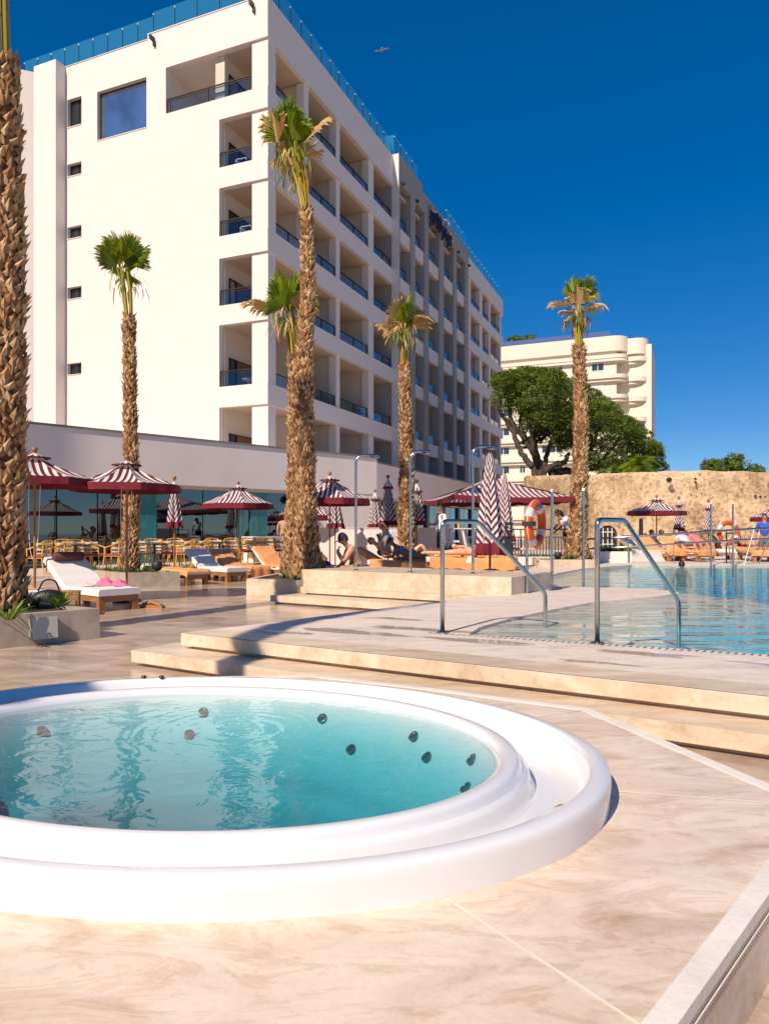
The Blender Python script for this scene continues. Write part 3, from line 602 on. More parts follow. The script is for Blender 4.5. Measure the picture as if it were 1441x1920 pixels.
for i in range(1,6):
    z=BT[i]
    for a,b in((.78,3.44),(3.94,6.92),(7.4,11.14),(11.92,LE-.02)): rail_x(a,b,z,-.2)
    for a,b in zip(piers,piers[1:]):
        rail_x(a[1]+.01,a[1]+(b[0]-a[1])*.62,z-.36,p-.14,.68,1)
    for a,b in((30.7,32.2),(33.05,35.85),(36.95,39.15),(39.95,RE-1)): rail_x(a,b,z,-.2,.62,2)
for a,b in zip(piers,piers[1:]):
    m=MB(); m.face([HL(-1.2,a[1],BT[1]-.3),HL(-1.2,b[0],BT[1]-.3),HL(-1.2,b[0],22.7),HL(-1.2,a[1],22.7)]); m.build('top_floor_glazing',M_RAILG,hotel)
def rail_y(x0,x1,z,n=1):
    m=MB(); y=.09; h=.72
    hbox(m,x0,x1,y-.03,y+.03,z+h-.05,z+h); hbox(m,x0,x1,y-.02,y+.02,z+h-.14,z+h-.11)
    for k in range(n+1): xx=x0+(x1-x0)*k/n; hbox(m,max(x0,xx-.03),min(x1,xx+.03),y-.028,y+.028,z,z+h-.05)
    hbox(m,x0+.14,x0+.18,y-.02,y+.02,z,z+h-.14)
    f=m.build('balcony_railing',M_DKMETAL,hotel)
    m=MB(); m.face([HL(x0+.2,y,z+.02),HL(x1-.05,y,z+.02),HL(x1-.05,y,z+h-.16),HL(x0+.2,y,z+h-.16)]); m.build('glass',M_RAILG,f)
rail_y(XW+.03,XC-.02,BT[1],2)
for i in range(2,6): rail_y(XO+.03,XC-.02,BT[i],1)
# white balcony chairs and tables glimpsed behind the railings
for k,(x_,zf,lab) in enumerate(((-1.75,BT[2],'white tubular chair on the second highest small balcony of the sunlit facade'),(-1.5,BT[3],'white curved chair on the third highest small balcony of the sunlit facade'),(-1.45,BT[5],'small white round table on the lower balcony of the sunlit facade'))):
    m=MB(); zf_=zf-.05
    if k<2:
        for yy in(.5,1.0): m.tube(curve_pts([(-.25,yy,-.0),(-.25,yy,.5),(.05,yy,.52),(.3,yy,.5),(.3,yy,.0)],3),.028,6)
        m.box((-.22,.5,.24),(.28,1.0,.28)); m.box((-.25,.5,.3),(-.2,1.0,.54))
    else: m.lathe([(.001,.45),(.32,.45),(.32,.41),(.04,.40),(.04,.0),(.2,-.0)],(0,.7,0),16)
    o=m.build('balcony_chair' if k<2 else 'balcony_table',M_WHITE,None); o.location=HO+HL(x_,.0,zf_); o.rotation_euler=(0,0,R(-22)); tag(o,lab,'chair' if k<2 else 'table')
# rooftop glass balustrade
def roof_run(fn,n,z0,h,studs=True):
    S_=None; P=MB(); posts=[]
    for k in range(n):
        a,b=fn(k/n),fn((k+1)/n); d=(b-a)*.004
        P.face([a+d+V(0,0,z0),b-d+V(0,0,z0),b-d+V(0,0,z0+h),a+d+V(0,0,z0+h)])
        c=a; m=MB(); m.tube([c+V(0,0,z0-.15),c+V(0,0,z0+h-.13)],.02,5); m.m=1; m.ball(c+V(0,0,z0+h-.12),.045,6,4); posts.append(m)
    g=P.build('roof_balustrade',M_ROOFG,hotel)
    for m in posts: m.build('post',[M_DKMETAL,M_WHITE],g)
roof_run(lambda t:HL(XL-3.2+(hsx(280)-XL+3.2)*t,.3,0),9,24.65,1.22)
roof_run(lambda t:HL(hsx(280)+(-.2-hsx(280))*t,.3,0),5,24.85,1.22)
roof_run(lambda t:HL(-.25,.3+(LE-.5)*t,0),14,24.80,1.22)
roof_run(lambda t:HL(.0,LE-.1+(hty(786,.1)-LE)*t,0),4,24.95,1.3)
roof_run(lambda t:HL(-1.6,hty(786,0)+(hty(840)-hty(786))*t,0),6,24.6,1.1)
roof_run(lambda t:HL(.1,hty(836,.1)+(hty(873,.1)-hty(836,.1))*t,0),5,24.55,1.35)
roof_run(lambda t:HL(-.25,ME-.8+(RE-ME+.5)*t,0),14,24.57,1.25)
m=MB()
for t in(.0,): hbox(m,-3,-.0,LE-.12,LE-.10,24.95,26.25)
m.build('roof_balustrade',M_ROOFG,hotel)
# rooftop lifebuoys
M_ORW=stripe('lifebuoy bands',(.85,.82,.80),(.80,.10,.02),.5)
def ringmesh(R0,r0,n=40,mm=10):
    m=MB()
    for i in range(n):
        for j in range(mm):
            P=lambda i,j:V((R0+r0*math.cos(2*math.pi*j/mm))*math.cos(2*math.pi*i/n),r0*.8*math.sin(2*math.pi*j/mm),(R0+r0*math.cos(2*math.pi*j/mm))*math.sin(2*math.pi*i/n))
            u_=(i+.5)/n*2
            m.face([P(i,j),P(i+1,j),P(i+1,j+1),P(i,j+1)],[(u_,0)]*4)
    return m
for px_,y_,z_,lab in((773,hty(775,-.4),25.25,'small red and white lifebuoy on the hotel roof, nearer the corner'),(836,hty(834,-.4),25.3,'small red and white lifebuoy on the hotel roof above the dark letters')):
    rm=ringmesh(.34,.07,24,6); o=rm.build('rooftop_lifebuoy',M_ORW,None,smooth=True); o.location=HO+HL(-.4,y_,z_); o.rotation_euler=(0,0,R(8)); tag(o,lab,'lifebuoy')
# sign letters
letters='JUTOJAJE'; M_NAVY=mat('dark navy sign letters',(.02,.022,.04),.4,.1,5); sg=empty('sign_letters',HO+HL(p+.12,hty(800,p),0),0,'row of tall dark navy letters fixed to the grey fascia under the hotel roof','sign')
y0=hty(801,p); y1=hty(844,p); n=len(letters)
for i,ch in enumerate(letters):
    cu=bpy.data.curves.new('t','FONT'); cu.body=ch; cu.size=1.9; cu.extrude=.06; cu.align_x='CENTER'; cu.offset=.03
    o=bpy.data.objects.new('t',cu); sc.collection.objects.link(o); dg=bpy.context.evaluated_depsgraph_get(); me=bpy.data.meshes.new_from_object(o.evaluated_get(dg)); bpy.data.objects.remove(o)
    me.materials.clear(); me.materials.append(M_NAVY)
    l=bpy.data.objects.new('letter',me); sc.collection.objects.link(l); l.parent=sg
    yy=y0+(y1-y0)*(i+.5)/n
    l.scale=(1,1,1)
    l.matrix_local=Matrix.Translation(HL(p+.14,yy,22.95+.05)-HL(p+.12,hty(800,p),0))@Matrix(((HEY.x*.42,0,HEX.x,0),(HEY.y*.42,0,HEX.y,0),(0,.86,0,0),(0,0,0,1)))
# small wall lamps / floodlights
for x_,y_,z_ in((hsx(290),-.02,hz(78,hsx(290),0)),(hsx(476),-.02,hz(14,hsx(476),0))):
    m=MB(); hbox(m,x_-.1,x_+.02,-.28,-.001,z_,z_+.18); hbox(m,x_-.02,x_+.08,-.12,-.001,z_-.26,z_-.001); m.build('wall_lamp',M_DKMETAL,hotel)
for i in range(6):
    yy=[15.3,17.9,20.6,24.1,27.4,30.5][i]; m=MB(); m.ball(HL(p+.14,yy,23.25),.11,8,5); hbox(m,p,p+.1,yy-.05,yy+.05,23.3,23.36); m.build('wall_lamp',M_DKMETAL,hotel)
# ------------------------------------------------------------------ restaurant wings in front of the hotel
wing=empty('restaurant_building',(0,0,0),0,'low restaurant building with a curved-edged grey fascia over dark blue glass walls','restaurant')
WA=V(-7.02,24.8,0); WD=V(.705,.709,0).normalized(); WN=V(.709,-.705,0).normalized()
A=WA-WD*11; B=WA+WD*9.47; C=B+V(0.0,2.2,0); D=C+HEY*26
poly=[A,B,C,D,D+V(-7,3,0),V(-6,36,0),V(-17,36,0),A+V(-7,8,0)]
m=MB(); m.prism(poly,2.86,4.46); m.build('fascia',M_WING,wing)
m=MB(); q=inset(poly,-.04); m.prism(q,4.461,4.53,holes=[inset(poly,.3)]); m.build('roof_edge',mat('lead roof edge',(.22,.21,.21),.6,.1,3),wing)
q=inset(poly,.10); m=MB(); m.prism(q,2.74,2.859); m.build('soffit',M_SIDE,wing)
IN=.35
def WL(r,o,z): return WA+WD*r+WN*o+V(0,0,z)
m=MB(); r=-10.5; M_WGL=glassmat('restaurant glass',(.18,.30,.34),.16,(.75,.88,.95),.01)
ends=[-10.5]
while ends[-1]<4.9: ends.append(ends[-1]+1.28)
for a,b in zip(ends,ends[1:]):
    m=MB(); m.face([WL(a+.02,-IN,.17),WL(b-.02,-IN,.17),WL(b-.02,-IN,2.74),WL(a+.02,-IN,2.74)]); g=m.build('glass_panel',M_WGL,wing)
M_TEAL=mat('teal vertical tiles',(.03,.20,.20),.25,.35,2.5,coat=.4,stretch=(14,14,1.5))
def teal(px0,px1):
    def rr(px): k=(px-CX)/F; return (k*WA.y-WA.x)/(WD.x-k*WD.y)
    a,b=rr(px0),rr(px1); m=MB(); T=lambda x,y,z:WL(x,y,z); m.box((a,-IN-.2,.17),(b,-IN+.08,2.74),T); return m.build('tiled_pier',M_TEAL,wing)
teal(262,301); teal(478,509); teal(44,52); teal(455,466)
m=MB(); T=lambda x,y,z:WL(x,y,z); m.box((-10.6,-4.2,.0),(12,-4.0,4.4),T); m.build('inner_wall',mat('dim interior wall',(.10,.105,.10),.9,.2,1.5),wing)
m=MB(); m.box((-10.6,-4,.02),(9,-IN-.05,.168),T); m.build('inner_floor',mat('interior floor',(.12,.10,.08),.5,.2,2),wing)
m=MB(); m.box((5.0,-IN-1.6,.17),(5.9,-IN-1.5,2.6),T); m.build('doorway',M_DKMETAL,wing)
m=MB(); m.box((5.9,-.5,.0),(9.44,-.02,2.85),T); m.build('end_wall',M_WING,wing)
# second glazed wing along the hotel
m=MB(); k=0
for k in range(16):
    a=C+HEY*(.2+1.55*k)-HEX*.35; b=a+HEY*1.5
    m=MB(); m.face([a+V(0,0,.3),b+V(0,0,.3),b+V(0,0,2.74),a+V(0,0,2.74)]); m.build('glass_panel',M_WGL,wing)
    if k%2: m=MB(); T3=lambda x,y,z:a+HEX*x+HEY*y+V(0,0,z); m.box((-.1,-.14,.2),(.12,.3,2.74),T3); m.build('tiled_pier',mat('dark teal pier',(.012,.06,.065),.4) if k==1 else bpy.data.materials['dark teal pier'],wing)
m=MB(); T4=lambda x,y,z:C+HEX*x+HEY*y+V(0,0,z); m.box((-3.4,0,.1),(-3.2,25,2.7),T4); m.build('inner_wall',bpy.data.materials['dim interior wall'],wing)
# raised restaurant floor
o_=WN*4.1; m=MB(); m.prism([WA-WD*11+o_,WA+WD*7.2+o_,WA+WD*9.4-WN*0.5,WA+WD*2-WN*3.9,WA-WD*11-WN*3.9],.003,.17,bottom=False); struct(m.build('restaurant_terrace_floor',M_DECK))
o_=WN*4.45; m=MB(); m.prism([WA-WD*11+o_,WA+WD*3+o_,WA+WD*3+WN*4.1,WA-WD*11+WN*4.1],.003,.085,bottom=False); struct(m.build('restaurant_terrace_step',M_DECK))
# block out of frame to the left that shades the near end of the restaurant fascia
m=MB(); m.box((-38,0,0),(-23.4,8,29)); tag(m.build('neighbouring_block',M_WHITE),'plain white block to the left of the pool terrace','building')
# ------------------------------------------------------------------ apartment block
AY=105; apt=empty('apartment_building',PX(940,AY),0,'cream apartment block with rounded balconies behind the pine tree','apartment block')
AO=PX(1176,AY); AEX=V(.9213,-.3889,0); AEY=V(.3889,.9213,0)
def AL(x,y,z): return AO-apt.location+AEX*x+AEY*y+V(0,0,z)
az=lambda py:ZY(py,AY)
W0=-24; fh=2.98; ztop=az(628)
m=MB(); m.box((W0,0,0),(-1.6,14,ztop-1.2),AL); m.box((-1.6,1.8,0),(3.2,14,ztop-1.2),AL); m.build('wall',M_APT,apt)
def rslab(m,z0,z1,pr=.9,rad=1.6,x1=0.,y1=9.):
    P=[(W0,-pr)]
    for k in range(7): t=-math.pi/2+math.pi/2*k/6; P.append((x1-rad+rad*math.cos(t),-pr+rad+rad*math.sin(t)))
    P+=[(x1,y1),(W0,y1)]
    m.prism([AL(a,b,0) for a,b in P],z0,z1)
def rslab2(m,z0,z1,pr=.0):
    P=[(-.9,1.2)]
    x1,rad=2.4+pr,1.8
    for k in range(7): t=-math.pi/2+math.pi/2*k/6; P.append((x1-rad+rad*math.cos(t),1.2-pr+rad+rad*math.sin(t)))
    P+=[(x1,12),(-.9,12)]
    m.prism([AL(a,b,0) for a,b in P],z0,z1)
m=MB(); rslab(m,ztop-2.2,ztop,.5,2.2); rslab2(m,ztop-2.6,ztop-.3,.3); m.build('roof_parapet',M_APT,apt)
m=MB()
for i in range(9):
    z=ztop-2.75-fh*i
    rslab(m,z-.55,z,.9 if i else .7); rslab(m,z-.95,z-.552,.6)
    rslab2(m,z-.9,z-.25,.35); rslab2(m,z-1.3,z-.902,.0)
m.build('balcony_band',M_APT,apt)
m=MB(); m.box((W0,-.45,ztop+.02),(-2.5,-.40,ztop+.75),AL); 
m.build('roof_railing',mat('blue roof railing',(.04,.08,.25),.4),apt)
M_AWG=mat('apartment window glass',(.03,.05,.07),.08,.2,1,coat=.6)
for i in range(8):
    zc=ztop-2.75-fh*i-1.7-fh*0
    for (xa,xb,kind) in((-20.5,-17.5,0),(-12.6,-9.3,1),(-5.2,-3.3,2),(-16,-15,2),(-8.1,-7.2,2)):
        m=MB(); m.box((xa,-.06,zc-.55),(xb,.03,zc+.65),AL); f=m.build('window',M_WHITE,apt)
        m=MB(); nn=3 if xb-xa>2.5 else 2
        if not(kind==2 and i%3==1):
            for k in range(nn): a_=xa+.12+(xb-xa-.12)*k/nn; m.box((a_,-.09,zc-.42),(a_+(xb-xa-.12)/nn-.12,-.062,zc+.52),AL)
            m.build('pane',M_AWG,f)
m=MB(); m.box((-2.0,1.0,4),(-1.59,2.2,ztop-3),AL)
for i in range(7):
    z=ztop-2.75-fh*i-1.0; 
    if i==3:
        m2=MB(); m2.box((-.2,1.3,z-1.7),(2.3,1.4,z-.2),AL); m2.build('closed_balcony_window',M_AWG,apt)
        m2=MB(); m2.box((-.2,1.18,z-1.7),(.5,1.28,z-.2),AL); m2.build('sun_blind',mat('yellow blind',(.7,.45,.05),.8),apt)
m.build('recess_wall',M_APT,apt)
m=MB()
for i in range(3): m.box((-8.2+i*.001,-.5,ztop-6.6-fh*i*2),(-7.4,-.08,ztop-6.0-fh*i*2),AL)
m.build('air_conditioner',M_WHITE,apt)
# rooftop shrubs
def leafblob(m,c,r,n,s_,sq=.6):
    c=Vector(c)
    for _ in range(n):
        d=V(random.gauss(0,1),random.gauss(0,1),random.gauss(0,1)).normalized(); q=c+V(d.x*r,d.y*r,d.z*r*sq)*random.uniform(.55,1.0)
        a=V(random.gauss(0,1),random.gauss(0,1),random.gauss(0,1)).normalized(); b=a.cross(d).normalized() if a.cross(d).length>.01 else a.orthogonal()
        s1=s_*random.uniform(.6,1.3); u_=random.random()
        m.face([q-a*s1,q+b*s1*.6,q+a*s1],[(u_,0)]*3)
for px_,py_,r_ in((972,636,1.6),(958,640,.9),(1034,632,.8)):
    m=MB(); loc=PX(px_,AY+9,ztop-1.4); 
    for k in range(7): leafblob(m,(random.uniform(-r_,r_)*1.2,random.uniform(-r_,r_),r_*1.1+1.+random.uniform(-.5,.5)),r_*.7,160,.28)
    m.tube([(0,0,0),(0,0,r_*1.)],.08,5)
    o=m.build('roof_shrub',M_PINE,None); o.location=loc; tag(o,{972:'rounded green shrub on the apartment roof, the largest there',958:'small shrub at the left end of the apartment roof',1034:'small reddish roof shrub left of the palm crown'}[px_],'shrub')
# ------------------------------------------------------------------ old stone wall
m=MB(); line=[(PX(985,46),894-2),(PX(1020,43),892),(PX(1060,39),891),(PX(1110,36.5),889),(PX(1170,34.8),886),(PX(1240,34),884),(PX(1300,33.8),882.5),(PX(1441,33.6),884.5),(PX(1600,33.5),886),(PX(1900,33),887)]
pts=[]
for (a,ya),(b,yb) in zip(line,line[1:]):
    n_=max(2,int((b-a).length/.28))
    for k in range(n_):
        t=k/n_; q=a.lerp(b,t); yy=ya+(yb-ya)*t; pts.append((q,ZY(yy,q.y)))
H=16
def wp(i,j):
    q,zt=pts[i]; t=j/H; z=.0+(zt+noise.noise(V(i*.35,0,3))*.07)*t
    d=noise.noise(V(q.x*1.1,q.y*.7,z*1.3))*.16+noise.noise(V(q.x*3.1,q.y,z*3.3+9))*.06
    return V(q.x,q.y+d-.12*(1-t),z)
for i in range(len(pts)-1):
    for j in range(H): m.face([wp(i,j),wp(i+1,j),wp(i+1,j+1),wp(i,j+1)])
    a,b=wp(i,H),wp(i+1,H); m.face([a,b,b+V(.2,1.6,.0),a+V(.2,1.6,.0)])
a=[V(p_[0].x+.2,p_[0].y+1.6,0) for p_ in pts]
for i in range(len(pts)-1): m.face([a[i+1],a[i],a[i]+V(0,0,pts[i][1]),a[i+1]+V(0,0,pts[i+1][1])])
ow=m.build('fortress_wall',M_OLD,None,smooth=True); tag(ow,'long weathered ochre stone wall behind the pool','stone wall')
# arched window and slot in the wall
def arch(m,cx_,y,z0,w_,h_,d0,d1,n=12,fill=True):
    P=[(cx_-w_/2,z0)]+[(cx_-w_/2*math.cos(math.pi*k/n),h_-w_/2+w_/2*math.sin(math.pi*k/n)) for k in range(n+1)]+[(cx_+w_/2,z0)]
    return P
aw=empty('arched_window',PX(1137,34.6),0,'dark arched window with white bars low in the old stone wall','window')
L=aw.location; cxp=0; P=arch(None,0,0,.35,.92,1.52,0,0); Q=arch(None,0,0,.35,1.16,1.64,0,0)
m=MB(); m.face([V(a,-.02-.0,b) for a,b in P]); m.build('dark_panel',M_BLACK,aw)  # flat black sheet painted in for the shade inside the arch
m=MB()
for i in range(len(P)-1):
    a,b,c,d=P[i],P[i+1],Q[i+1],Q[i]; m.face([V(a[0],-.12,a[1]),V(b[0],-.12,b[1]),V(c[0],-.12,c[1]),V(d[0],-.12,d[1])]); m.face([V(a[0],-.12,a[1]),V(a[0],.2,a[1]),V(b[0],.2,b[1]),V(b[0],-.12,b[1])]); m.face([V(d[0],-.12,d[1]),V(c[0],-.12,c[1]),V(c[0],.2,c[1]),V(d[0],.2,d[1])])
m.build('stone_surround',M_OLD,aw)
m=MB()
for x in(-.2,.02,.22): m.box((x-.02,-.06,.4),(x+.02,-.04,1.4))
for z in(.62,1.2): m.box((-.28,-.07,z-.02),(.3,-.05,z+.02))
m.build('bars',M_WHITE,aw); aw.location.y-=.35; aw.location.x=(1137-CX)/F*aw.location.y
m=MB(); m.box((-.09,-.02,.8),(.09,.05,1.75)); m.box((-.07,-.04,1.75),(.07,.05,1.85)); o=m.build('drain_shaft',M_BLACK,None); o.location=PX(1201,33.55); tag(o,'narrow dark vertical slot in the old stone wall','slot')
for k,(px_,py_,r_) in enumerate(((1253,900,.13),(1302,898,.05),(1302,904,.05),(1414,930,.05),(1423,931,.04),(1432,931,.03))):
    m=MB(); m.lathe([(r_,0),(r_*.9,.1),(.001,.1)],(0,0,0),9); o=m.build('wall_hole',M_BLACK,None); y_=33.55; o.location=PX(px_,y_,ZY(py_,y_)); o.rotation_euler=(R(90),0,0)
    tag(o,['large round hole high in the old wall','upper of two small paired holes in the old wall','lower of two small paired holes in the old wall','first of three small holes in a row at the right of the wall','middle of three small holes in a row at the right of the wall','last of three small holes in a row at the right of the wall'][k],'hole')
# ------------------------------------------------------------------ palms
def fan(m,hub,d,nrm_,L,seg=26,spread=200,droop=.25,split=.55,ragged=.2,tint=.5,curl=0.):
    d=d.normalized(); n_=(nrm_-d*nrm_.dot(d)).normalized(); b=d.cross(n_)
    for k in range(seg):
        a0=R(-spread/2+spread*k/seg); a1=R(-spread/2+spread*(k+1)/seg); am=(a0+a1)/2
        Lk=L*(1-.25*abs(am)/R(spread/2))*random.uniform(1-ragged,1)
        D=lambda a:d*math.cos(a)+b*math.sin(a)
        up=n_*curl
        r1=Lk*split; c1_=hub+D(am)*r1+n_*(.035*L)+up*r1*.3; e0=hub+D(a0)*r1+up*r1*.3; e1=hub+D(a1)*r1+up*r1*.3
        tip=hub+D(am)*Lk*.95+V(0,0,-droop*Lk*random.uniform(.5,1.5))+up*Lk*.6
        midp=(c1_*.45+tip*.55)+V(0,0,droop*Lk*.3); w_=(e1-e0)*.28
        u_=min(1,max(0,tint+random.uniform(-.22,.22))); uv3=[(u_,0)]*3; uv4=[(u_,0)]*4
        m.face([hub,e0,c1_],uv3); m.face([hub,c1_,e1],uv3)
        m.face([e0,c1_,midp],uv3); m.face([c1_,e1,midp],uv3); m.face([e0*.75+c1_*.25,midp-w_,tip],uv3); m.face([e1*.75+c1_*.25,tip,midp+w_],uv3)
def palm(name,label,path,r0,r1,flare,crownH,fanL,green,dead,seed,dens=1.,tilt=V(0,0,0)):
    random.seed(seed); base=Vector(path[0]); root=empty(name,base,0,label,'palm tree','palms around the pool')
    pts=[p-base for p in curve_pts(path,14)]; n=len(pts)
    L=[0]
    for a,b in zip(pts,pts[1:]): L.append(L[-1]+(b-a).length)
    tot=L[-1]
    def at(s):
        for i in range(n-1):
            if L[i+1]>=s: t=(s-L[i])/(L[i+1]-L[i]); return pts[i].lerp(pts[i+1],t),(pts[i+1]-pts[i]).normalized()
        return pts[-1],(pts[-1]-pts[-2]).normalized()
    def rad(s): return r0+(r1-r0)*s/tot+flare*math.exp(-s/.55)+.012*math.sin(s*9)
    m=MB(); rs=[rad(l)*.93 for l in L]; m.tube(pts,rs,14,u=.15)
    ds=.043/dens; s=.02; k=0
    while s<tot-.02:
        c,t=at(s); r=rad(s); nn=max(5,int(2*math.pi*r/.112*1.15))
        A=t.orthogonal().normalized(); B=t.cross(A)
        for j in range(nn):
            if random.random()<.12: continue
            a=2*math.pi*(j+.5*(k%2)+random.uniform(-.25,.25))/nn; o=A*math.cos(a)+B*math.sin(a); tg=t.cross(o)
            w_=random.uniform(.032,.068)*(1 if r0>.15 else .8); h_=random.uniform(.09,.17); out=random.choice([.02,.03,.04,.055,.09]) ; sk=random.uniform(-.05,.05)
            p=c+o*(r-.008)+t*random.uniform(-.02,.02)
            l_=p+tg*w_+t*h_*.35; q=p-tg*w_+t*h_*.35; tip=p+t*h_+o*out+tg*sk; bot=p+o*.016; mid=p+t*h_*.45+o*(.022+out*.35)
            u_=random.choice([.1,.3,.45,.55,.65,.8,.95]); u2=min(1,u_+.15)
            m.face([bot,l_,mid],[(u_,0)]*3); m.face([bot,mid,q],[(u2,0)]*3); m.face([l_,tip,mid],[(u_,0)]*3); m.face([mid,tip,q],[(u2,0)]*3)
            m.face([l_,q,tip],[(.05,0)]*3)
            if random.random()<.16:                                 # loose fibre
                f=tip+o*random.uniform(.03,.09)+t*random.uniform(-.12,.08)+tg*random.uniform(-.06,.06); m.face([tip,tip+tg*.008,f],[(.9,0)]*3)
        s+=ds*random.uniform(.85,1.15); k+=1
    m.build('trunk',M_TRUNK,root,merge=False)
    top,t=at(tot); hubc=top+t*crownH+tilt
    # petioles bunched into a stalk
    mp_=MB(); mg=MB(); md=MB(); N=green+dead
    for k in range(N):
        a=2*math.pi*(k*.618)+random.uniform(-.3,.3); isd=k>=green; o=V(math.cos(a),math.sin(a),0)
        f=k/N; hh=crownH*(1.16-.26*f)*random.uniform(.95,1.05)
        hub=top+t*hh+o*(.03+.13*f+random.uniform(0,.06))+tilt*(hh/crownH)
        st=top+o*r1*.55-t*.15; md_=top+t*hh*.5+o*(.07+.06*f)+tilt*.3
        cp=curve_pts([st,md_,hub],5); mp_.tube(cp,[.028-.016*i/len(cp) for i in range(len(cp))],5,u=random.uniform(.5,1) if isd else random.uniform(0,.6))
        el_=R(random.uniform(50,90)) if f<.55 else R(random.uniform(-5,72)); d=o*math.cos(el_)+V(0,0,math.sin(el_))
        nr=(o*-math.sin(el_)+V(0,0,math.cos(el_)))
        nr=(nr+V(random.gauss(0,.5),random.gauss(0,.5),random.gauss(0,.3))).normalized()
        if isd: fan(md,hub+o*.1,d,nr,fanL*random.uniform(.8,1.15),18,random.uniform(90,200),.2,.7,.25,random.uniform(.35,.8),curl=random.uniform(-.3,.3))
        else:
            fan(mg,hub,d,nr,fanL*random.uniform(.85,1.1),30,random.uniform(110,200),.10,.66,.12,random.uniform(.35,.85),curl=random.uniform(-.1,.3))
    # hanging shredded strips
    for k in range(int(70*(1+dead/6))):
        a=random.uniform(0,2*math.pi); o=V(math.cos(a),math.sin(a),0); hh=crownH*random.uniform(.55,1.0); p=top+t*hh+o*random.uniform(.12,.5)+tilt*(hh/crownH)
        q=p+V(random.gauss(0,.06),random.gauss(0,.06),-random.uniform(.12,.5)); w_=random.uniform(.008,.02); s_=V(-o.y,o.x,0)*w_; tgt=md if random.random()<.3+.5*dead/N else mg
        m2=(p+q)/2+o*.04; u_=random.random(); tgt.face([p-s_,p+s_,m2+s_,m2-s_],[(u_,0)]*4); tgt.face([m2-s_,m2+s_,q],[(u_,0)]*3)
    cr=mg.build('crown',M_LEAF,root,merge=False); mp_.build('petioles',M_PETI,root)
    if dead: md.build('dead_fronds',M_DEAD,root,merge=False)
    return root
Y=8.6; palm('palm_tree','tallest palm with thick shaggy trunk at the left edge of the photo',[PX(2,Y,.33),PX(8,Y,2.5),PX(9,Y,4.6),PX(0,Y,6.95)],.225,.19,.05,2.1,.7,9,4,1,1.)
Y=17.2; palm('palm_tree','slim palm with a green crown in front of the white facade, behind the lounger',[PX(243,Y,.3),PX(247,Y,2.2),PX(244,Y,4.4),PX(242,Y,ZY(592,Y))],.165,.125,.06,1.2,.84,11,0,5,1.,V(-.12,0,0))
Y=14.2; palm('palm_tree','thick palm with flared shaggy base and half brown crown in front of the hotel corner',[PX(575,Y,.33),PX(572,Y,2.4),PX(571,Y,4.6),PX(577,Y,6.2),PX(573,Y,ZY(392,Y))],.205,.10,.15,1.25,.84,7,4,11,1.1,V(-.25,0,0))
Y=16.4; palm('palm_tree','shorter palm close behind the thick one, its crown peeping out to the left',[PX(545,Y,.1),PX(552,Y,2.2),PX(552,Y,4.2),PX(551,Y,ZY(668,Y))],.18,.12,.10,1.1,.84,7,3,21,1.,V(-.15,0,0))
Y=20.; palm('palm_tree','palm with bleached brown fronds in front of the grey middle block',[PX(762,Y,.3),PX(762,Y,2.4),PX(761,Y,4.),PX(758,Y,ZY(684,Y))],.215,.14,.10,1.1,.82,6,5,31,.85,V(0,0,0))
Y=20.; palm('palm_tree','palm with orange dead fronds at the far pool edge against the sky',[PX(1080,Y,.45),PX(1086,Y,2.6),PX(1088,Y,4.6),PX(1084,Y,ZY(648,Y))],.225,.15,.12,1.1,.86,6,5,44,.85,V(0,0,0))
palm('palm_tree','leaning palm added for its shadow, outside the left edge of the photo',[(-4.6,.0,0),(-4.65,.0,1.5),(-4.65,.1,3.),(-4.55,.45,4.4),(-4.7,.92,5.9),(-5.1,1.05,7.0),(-5.04,1.15,8.3)],.17,.12,.06,.9,.45,5,0,55,.7)  # unseen palm, trunk bent so its shadow crosses the deck and tub rim
# ------------------------------------------------------------------ umbrella pine
random.seed(3)
PY=48; pr=empty('pine_tree',PX(1010,PY,0),0,'broad umbrella pine with dark green layered crown in front of the apartment block','pine tree'); pl_=pr.location
pp=lambda px,py,dy=0:PX(px,PY+dy,ZY(py,PY+dy))-pl_
m=MB()
def branch(P,r0,r1): 
    c=curve_pts(P,6); c=[q+V(random.gauss(0,.03),random.gauss(0,.03),random.gauss(0,.03)) for q in c]; m.tube(c,[r0+(r1-r0)*i/len(c) for i in range(len(c))],7)
m.tube([V(0,0,0),pp(1010,893)],.42,8)
branch([V(-.25,0,0),pp(1003,892),pp(990,868),pp(975,842),pp(955,800),pp(937,770),pp(935,745),pp(941,715)],.27,.08)
branch([V(.15,0,0),pp(1012,890),pp(1006,860),pp(985,825),pp(975,800),pp(978,765),pp(985,735)],.30,.08)
branch([pp(985,825),pp(958,790),pp(955,760,.6),pp(960,730,1)],.2,.07)
branch([V(.35,0,0),pp(1020,888),pp(1022,862),pp(1030,835,-.6),pp(1042,800,-1),pp(1050,770,-1)],.24,.07)
branch([pp(1010,870),pp(1000,835),pp(1005,800,1),pp(1020,770,2)],.25,.08)
branch([pp(1008,875),pp(1000,850,-1),pp(996,815,-1.5),pp(990,790,-2)],.2,.07)
branch([pp(1022,884),pp(1040,872,-.5),pp(1058,866,-1),pp(1064,850,-1)],.25,.12)
branch([pp(1030,886),pp(1080,882,1),pp(1120,876,1.5),pp(1160,868,2),pp(1190,850,2)],.3,.1)
branch([pp(1120,876,1.5),pp(1140,850,2),pp(1160,820,2)],.16,.06); branch([pp(1090,880,1),pp(1110,840,1),pp(1120,800,1)],.2,.07)
for k in range(26):
    a=random.uniform(940,1130); branch([pp(random.uniform(965,1060),random.uniform(800,840),random.uniform(-1,2)),pp((a+1010)/2,790,random.uniform(-2,3)),pp(a,random.uniform(735,775),random.uniform(-3,4))],.09,.03)
m.build('trunk',M_BARK,pr,smooth=True)
